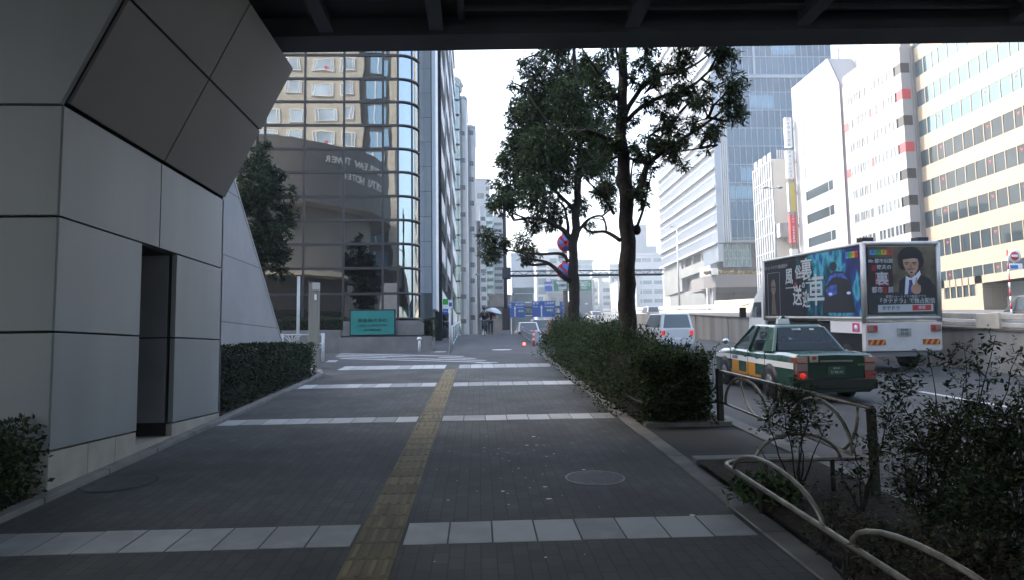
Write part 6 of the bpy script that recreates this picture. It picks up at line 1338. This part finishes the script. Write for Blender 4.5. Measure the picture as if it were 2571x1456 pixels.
# --- slimmer tree, farther, dense
YT2 = 18.0; t = thing('street_tree', 'farther street tree with the slimmer trunk and a dense rounded crown on its left', 'tree', (at(1440, 810, YT2).x, YT2, zp(YT2)))
mb = MB(); s_ = .711/1.3486/FPX*YT2
tr = limb(mb, [(516, 1480), (514, 1370), (508, 1200), (503, 1050), (515, 930), (525, 760), (535, 560), (530, 350), (515, 180), (505, 0)], YT2, 31*s_, 8*s_, 2, n=12); mb.build('trunk', m_bark, t)
mb = MB(); A = list(tr[8:])
for i, (pts, r0, r1) in enumerate([([(495, 1180), (450, 1150), (390, 1095), (310, 1075)], 15, 5), ([(480, 1090), (450, 1050), (340, 1050), (210, 1035)], 10, 4), ([(390, 1095), (300, 1100), (270, 1050), (130, 1020)], 8, 3), ([(500, 985), (440, 925), (330, 880), (220, 890)], 15, 5), ([(520, 960), (570, 890), (640, 870), (665, 935)], 8, 4), ([(520, 850), (430, 760), (330, 650), (250, 560)], 11, 4), ([(530, 700), (600, 600), (660, 520)], 9, 4), ([(532, 560), (440, 470), (350, 380), (280, 260)], 9, 3), ([(528, 420), (590, 330), (620, 250)], 7, 3), ([(520, 240), (440, 170), (370, 110)], 6, 3), ([(480, 960), (470, 850), (440, 800)], 9, 4)]):
    A += limb(mb, pts, YT2, r0*s_, r1*s_, 60+i, yj=.35, n=7)
lb = [(400, 110, 72), (350, 190, 92), (500, 150, 80), (290, 270, 74), (450, 280, 98), (560, 260, 60), (620, 340, 52), (255, 400, 74), (380, 420, 100), (500, 410, 66), (245, 520, 74), (360, 560, 100), (480, 560, 56), (600, 560, 78), (655, 480, 52), (680, 620, 50), (215, 640, 72), (330, 690, 98), (450, 700, 66), (560, 690, 56), (655, 750, 40), (205, 760, 62), (300, 800, 80), (420, 820, 60), (545, 800, 46), (160, 850, 52), (330, 880, 46), (125, 840, 30), (92, 960, 38), (112, 1030, 44), (170, 985, 34), (255, 1020, 38), (330, 1015, 32), (280, 1060, 26), (620, 885, 26), (690, 800, 32), (420, 880, 34), (370, 20, 60), (480, 20, 60), (440, 60, 60), (580, 440, 50), (600, 200, 50), (640, 420, 46), (560, 120, 50), (600, 640, 44), (420, 600, 70), (380, 300, 100), (480, 500, 80), (340, 600, 90), (450, 400, 90), (620, 560, 60), (300, 460, 80), (270, 120, 24), (215, 230, 22), (170, 560, 26), (140, 690, 24)]
mbl = MB(); crown(mbl, mb, lb, YT2, 88, .125, 4, ydep=1.3, anchors=A, wf=.28)
mb.build('branches', m_bark, t, rec=False); mbl.build('crown', m_leafT, t, rec=False)
# --- dark tree behind the granite wall
YT3 = 20.2; t = thing('corner_tree', 'dark evergreen tree rising between the granite wall and the mirror glass office', 'tree', (at(660, 850, YT3).x, YT3, zp(YT3)))
def d5(px, py): return (px/.711-1650)*1.3486, (py/.711-120)*1.3486
mb = MB(); tr = limb(mb, [d5(655, 900), d5(655, 700), d5(650, 560), d5(645, 420), d5(648, 330)], YT3, .12, .03, 9, n=10); mb.build('trunk', m_bark, t)
lb = [(*d5(px, py), r) for px, py, r in ((650, 360, 26), (655, 400, 40), (640, 440, 50), (675, 440, 44), (610, 450, 44), (690, 490, 52), (645, 500, 62), (610, 520, 52), (715, 530, 44), (660, 570, 66), (705, 590, 50), (625, 600, 56), (690, 630, 50), (655, 650, 60), (690, 680, 38), (655, 700, 44), (640, 740, 44), (722, 470, 20), (735, 500, 16), (712, 640, 26), (665, 780, 40), (600, 480, 40), (580, 500, 40), (640, 400, 40), (690, 450, 44), (720, 560, 40), (700, 640, 40), (625, 520, 60), (670, 480, 60), (655, 610, 64), (610, 400, 30))]
mb = MB(); mbl = MB(); crown(mbl, mb, lb, YT3, 60, .13, 6, ydep=.9, anchors=tr[4:], wf=.42, droop=.2)
mb.build('branches', m_bark, t, rec=False); mbl.build('crown', m_leafL, t, rec=False)

# ================================================================ THE PLANTERS BETWEEN PATH AND ROAD
sheet('planter_bed', 2.1, 3.22, 9.0, 21.6, zp, m_soil, dz=.05, step=1)
sheet('planter_bed', 2.1, 3.22, -6, 6.8, zp, m_soil, dz=.05, step=1)
mb = MB()
for y, a in ((6.8, .16), (8.86, .14)):
    mb.hexa([(2.10, y, zp(y)-.1), (3.22, y, zp(y)-.1), (3.22, y+a, zp(y+a)-.1), (2.10, y+a, zp(y+a)-.1), (2.10, y, zp(y)+.06), (3.22, y, zp(y)+.06), (3.22, y+a, zp(y+a)+.06), (2.10, y+a, zp(y+a)+.06)])
struct(mb, 'planter_edging', m_kerb, bevel=.01)
hedge('big_bush', 'broad loose dark bush filling the roadside planter under the two street trees', 2.1, 3.0, 9.15, 21.5, lambda y: zp(y)+.0, lambda y: zp(y)+(.83 if y < 11 else .90)+.10*noise.noise(V((y*.9, 0, 0)))+(.03 if y > 14 else 0)-.12*max(0, 10.2-y)*.6, 52000, .052, m_leafG, core=.2, lump=.22, cat='bush', drop=.5, reach=.30)
rnd = random.Random(12); mb = MB(); mbl = MB()
for k in range(420):                              # loose twigs standing out of the bush
    y = 9.1+12*rnd.random()**1.3; x = rnd.uniform(2.1, 3.15); z = zp(y)+.74; d = V((rnd.gauss(.1, .3), rnd.gauss(-.1, .3), 1)).normalized(); l = rnd.uniform(.08, .42)*(1.2 if 12 < y < 17 else .8)
    mb.tube([V((x, y, z-.2)), V((x, y, z))+d*l], [.004, .002], 4, cap=False)
    for j in range(8): p = V((x, y, z))+d*l*j/7; mbl.leaf(p, d*.4+V((rnd.gauss(0, .7), rnd.gauss(0, .7), rnd.gauss(.1, .4))), .06*rnd.uniform(.6, 1.2), .028, V((rnd.gauss(0, .5), rnd.gauss(0, .5), 1)))
bush = bpy.data.objects['big_bush']
mb.build('twigs', m_bark, bush, rec=False); mbl.build('shoots', m_leafG, bush, rec=False)

# pipe fences
def pipe(pts, r=.0145): m = MB(); m.tube(pts, r, 10); return m
def arc(a, b, h, n=14):                            # half ellipse rising from a to b
    a, b = V(a), V(b); return [a.lerp(b, .5-.5*math.cos(math.pi*i/n))+V((0, 0, h*math.sin(math.pi*i/n))) for i in range(n+1)]
XL, XK, HR, HT = 1.93, 3.10, .30, .70
def g(x, y, h): return V((x, y, zp(y)+h))
t = thing('pipe_fence', 'worn steel pipe fence with hoops around the near planter, its corner rounded', 'fence', (XL, 5.5, zp(5.5)))
yc = 5.62; r_ = .16
pts = [g(XL, y, HR) for y in (-1, 0, 1, 2, 3, 4, 5)]+[g(XL+r_-r_*math.cos(a), yc-r_+r_*math.sin(a), HR) for a in [R(90)*i/6 for i in range(7)]]+[g(x, yc, HR) for x in (2.5, 2.8, XK)]
pipe(pts, .017).build('rail', m_steel, t)
for (a, b) in ((5.32, 3.95), (3.65, 2.2), (1.95, .6)): pipe(arc(g(XL, a, HR), g(XL, b, HR), .20)).build('hoop', m_steel, t)
pipe(arc(g(2.22, yc, HR), g(2.92, yc, HR), .21)).build('hoop', m_steel, t)
for y in (5.2, 3.9, 2.4, .9): pipe([g(XL+.16, y, -.05), g(XL+.14, y, HR*.6), g(XL, y, HR)], .019).build('leg', m_post, t)
for x in (2.3, 2.85): pipe([g(x, yc, -.05), g(x, yc, HR)], .019).build('leg', m_post, t)
t = thing('kerb_fence', 'taller steel pipe fence with circling hoops along the kerb by the taxi', 'fence', (XK, 7, zp(7)))
y0_, y1_ = 8.95, 5.45
pipe([g(XK, y0_, HT), g(XK, y1_, HT+.03)], .018).build('top_rail', m_steel, t); pipe([g(XK, y0_, HR), g(XK, y1_, HR)], .015).build('lower_rail', m_steel, t)
for y, w_ in ((y0_, .038), (y1_, .03)): mb = MB(); mb.box(XK-w_, XK+w_, y-w_, y+w_, zp(y)-.1, zp(y)+HT+.03); mb.build('post', m_post, t, bevel=.01)
for (a, b) in ((8.75, 7.45), (6.9, 5.75)): pipe(arc(g(XK, a, HR), g(XK, b, HR), .38), .018).build('hoop', m_steel, t)
for (a, b) in ((8.3, 7.2), (6.5, 5.7)): pipe([p for p in arc(g(XK+.03, a, HT), g(XK+.03, b, HT), -.42)], .014).build('hanging_hoop', m_steel, t)
t = thing('bush_fence', 'low thin pipe rail with one hoop in front of the big dark bush', 'fence', (2.5, 9, zp(9)))
yb_ = 8.93
pipe([g(2.06, yb_+2.0, HR), g(2.06, yb_+.3, HR), g(2.10, yb_+.08, HR), g(2.25, yb_, HR), g(3.05, yb_, HR)], .016).build('rail', m_post, t)
pipe(arc(g(2.35, yb_, HR), g(2.95, yb_, HR), .20), .014).build('hoop', m_post, t)
for x in (2.4, 2.9): pipe([g(x, yb_, -.05), g(x, yb_, HR)], .015).build('leg', m_post, t)

# shrubs of the near planter
def shrub(label, stems, clumps, seed, leafL=.05, mat=None, nl=1.0, name='shrub'):
    rnd = random.Random(seed); base = V(stems[0][0]); t = thing(name, label, 'shrub', base)
    mb = MB(); mbl = MB()
    for st in stems:
        P_ = [V(p) for p in st]; Q = []
        for a, b in zip(P_, P_[1:]):
            for k in range(4): Q.append(a.lerp(b, k/4)+V((rnd.gauss(0, .008), rnd.gauss(0, .008), rnd.gauss(0, .006))))
        Q.append(P_[-1]); mb.tube(Q, [.009*(1-.75*i/(len(Q)-1)) for i in range(len(Q))], 5)
    for c, rad in clumps:
        c = V(c)
        for _ in range(int(230*(rad/.2)**2*nl)):
            d = V((rnd.gauss(0, 1), rnd.gauss(0, 1), rnd.gauss(0, .85))).normalized(); tw = c+d*rad*rnd.random()**.5; e = (d*.6+V((rnd.gauss(0, .4), rnd.gauss(0, .4), rnd.gauss(.4, .4)))).normalized()
            if rnd.random() < .5: mb.tube([c+(tw-c)*rnd.uniform(.1, .5), tw], [.0035, .0018], 4, cap=False)
            for k in range(4): l = leafL*rnd.uniform(.55, 1.2); mbl.leaf(tw+e*.02*k, e*.5+V((rnd.gauss(0, .8), rnd.gauss(0, .8), rnd.gauss(.1, .5))), l, l*.5, V((rnd.gauss(0, .6), rnd.gauss(0, .6), 1)))
    mb.build('stems', m_bark, t, rec=False); mbl.build('leaves', mat or m_leafS, t, rec=False); return t
def A_(px, py, Y): return at(px, py, Y)
def stemset(px0, py0, Y, tops): b = atp(px0, py0); b.y = Y; b = g(at(px0, py0, Y).x, Y, .03); return [[b, b.lerp(A_(x, y, Y+dy), .5)+V((.03*(i % 3-1), 0, .03)), A_(x, y, Y+dy)] for i, (x, y, dy) in enumerate(tops)]
shrub('twiggy half bare shrub growing through the cross rail of the near pipe fence', stemset(2005, 1250, 5.5, [(1925, 1050, .1), (1960, 985, .0), (2005, 960, .1), (2040, 1010, -.1), (2080, 1060, .1), (2010, 1080, -.2), (1900, 1120, 0)]),
      [(A_(1955, 1020, 5.5), .14), (A_(2005, 1000, 5.5), .15), (A_(2035, 1060, 5.4), .14), (A_(1985, 1080, 5.6), .13), (A_(1930, 1075, 5.5), .08)], 1, leafL=.042, nl=.55)
shrub('slender shrub beside the near square fence post', stemset(2165, 1290, 5.0, [(2110, 1150, .2), (2150, 1080, .1), (2200, 1040, 0), (2230, 1090, 0), (2260, 960, .2), (2180, 1180, .1)]),
      [(A_(2240, 1060, 4.9), .15), (A_(2200, 1130, 4.9), .12), (A_(2260, 980, 5.0), .14), (A_(2150, 1200, 5.0), .12)], 2, leafL=.042, nl=.5)
shrub('thick dark shrub in the middle of the near planter', stemset(2330, 1400, 4.4, [(2270, 1150, .1), (2330, 1080, 0), (2390, 1060, .1), (2450, 1000, .1), (2350, 990, .3), (2420, 960, .3), (2300, 1250, -.2)]),
      [(A_(2330, 1130, 4.4), .20), (A_(2400, 1080, 4.3), .20), (A_(2300, 1220, 4.3), .17), (A_(2420, 1180, 4.2), .20), (A_(2360, 1280, 4.2), .17), (A_(2430, 1290, 4.1), .18), (A_(2450, 1030, 4.4), .10), (A_(2350, 1040, 4.6), .08)], 3, leafL=.036, nl=.95)
shrub('dense dark shrub at the right edge of the photo', stemset(2510, 1440, 3.9, [(2480, 1150, .1), (2540, 1050, 0), (2590, 1000, .1), (2560, 960, .2), (2500, 990, .3), (2640, 1100, 0)]),
      [(A_(2500, 1120, 3.9), .20), (A_(2560, 1100, 3.9), .16), (A_(2560, 1180, 3.8), .2), (A_(2480, 1230, 3.8), .18), (A_(2560, 1300, 3.7), .2), (A_(2600, 1000, 4.0), .12), (A_(2520, 1040, 4.0), .12), (A_(2440, 1300, 3.8), .14), (A_(2520, 1380, 3.6), .18), (A_(2440, 1400, 3.6), .14)], 4, leafL=.036, nl=1.0)
shrub('long leafy twigs arching in front of the truck and the ramp wall', stemset(2420, 1300, 4.9, [(2230, 930, .3), (2330, 895, .4), (2420, 870, .3), (2500, 840, .1), (2560, 880, .1), (2460, 935, .1)]),
      [(A_(2240, 945, 5.2), .10), (A_(2300, 915, 5.2), .10), (A_(2380, 905, 5.2), .12), (A_(2440, 890, 5.2), .10), (A_(2490, 860, 5.1), .08), (A_(2550, 895, 5.1), .12), (A_(2480, 950, 5.0), .12), (A_(2410, 965, 5.0), .12)], 5, leafL=.045, nl=.26)
shrub('low brownish shrub along the near rail at the bottom of the photo', stemset(2120, 1440, 3.9, [(2060, 1340, .1), (2120, 1320, 0), (2200, 1330, 0), (2270, 1340, -.1), (2160, 1290, .3)]),
      [(A_(2080, 1350, 4.2), .11), (A_(2160, 1340, 4.0), .13), (A_(2240, 1360, 3.9), .14), (A_(2320, 1380, 3.7), .15), (A_(2200, 1420, 3.6), .13), (A_(2100, 1290, 4.7), .10), (A_(2420, 1400, 3.5), .16), (A_(2520, 1420, 3.4), .15), (A_(2330, 1450, 3.3), .13)], 6, leafL=.04, nl=.6, mat=M('brownish_leaf', (.018, .022, .01), .6, var=.5, vs=2, island=.6, alt=(.055, .045, .02)))
b = g(2.03, 5.35, .05)
shrub('small bright green leafy plant at the foot of the rounded fence corner', [[b, b+V((.0, 0, .1))], [b+V((.2, .05, 0)), b+V((.25, .05, .12))]], [(b+V((-.02, .05, .07)), .08), (b+V((.12, .0, .09)), .11), (b+V((.27, -.1, .07)), .10)], 7, leafL=.055, nl=1.6, mat=m_leafB, name='ground_plant')
rnd = random.Random(31); mb = MB()                 # fallen leaves and litter on the soil
for _ in range(900):
    x, y = rnd.uniform(2.12, 3.2), rnd.uniform(2.2, 5.85); mb.leaf(g(x, y, .055+.02*rnd.random()), V((rnd.gauss(0, 1), rnd.gauss(0, 1), .1)), .05*rnd.uniform(.5, 1.2), .022, V((rnd.gauss(0, .3), rnd.gauss(0, .3), 1)))
one(mb, 'fallen_leaves', M('dry_leaf', (.07, .045, .02), .8, var=.5, island=.8, alt=(.16, .11, .06)), 'dry brown leaves scattered over the planter soil', 'fallen leaves', kind='stuff', rec=False)

# ================================================================ THE AIR
hz = bpy.data.materials.new('haze_air'); hz.use_nodes = True; n_, l_ = hz.node_tree.nodes, hz.node_tree.links
n_.remove(n_['Principled BSDF']); pv = n_.new('ShaderNodeVolumePrincipled'); pv.inputs['Color'].default_value = (.86, .93, 1, 1); pv.inputs['Density'].default_value = .0014; pv.inputs['Anisotropy'].default_value = .35
l_.new(pv.outputs[0], n_['Material Output'].inputs['Volume'])
mb = MB(); mb.box(-890, 890, -240, 1700, -60, 95); one(mb, 'haze', hz, None, None, kind='stuff')

# ---------------------------------------------------------------- things of a kind share a group
GROUPS = dict(street_lamp='street lamps along the road', far_building='distant buildings at the end of the street', street_front_building='narrow buildings in the far left row',
              tiled_tower='round cornered tiled towers', street_tree='street trees in the roadside planter', shrub='shrubs in the near planter', hedge='clipped hedges',
              manhole_cover='manhole covers in the paving', warning_lamp='small warning lamps', passing_car='cars passing on the road and ramp', person='people on the uphill path')
for o in list(S.objects):
    b = o.name.split('.')[0]
    if o.parent is None and b in GROUPS and not o.get('group'): o['group'] = GROUPS[b]
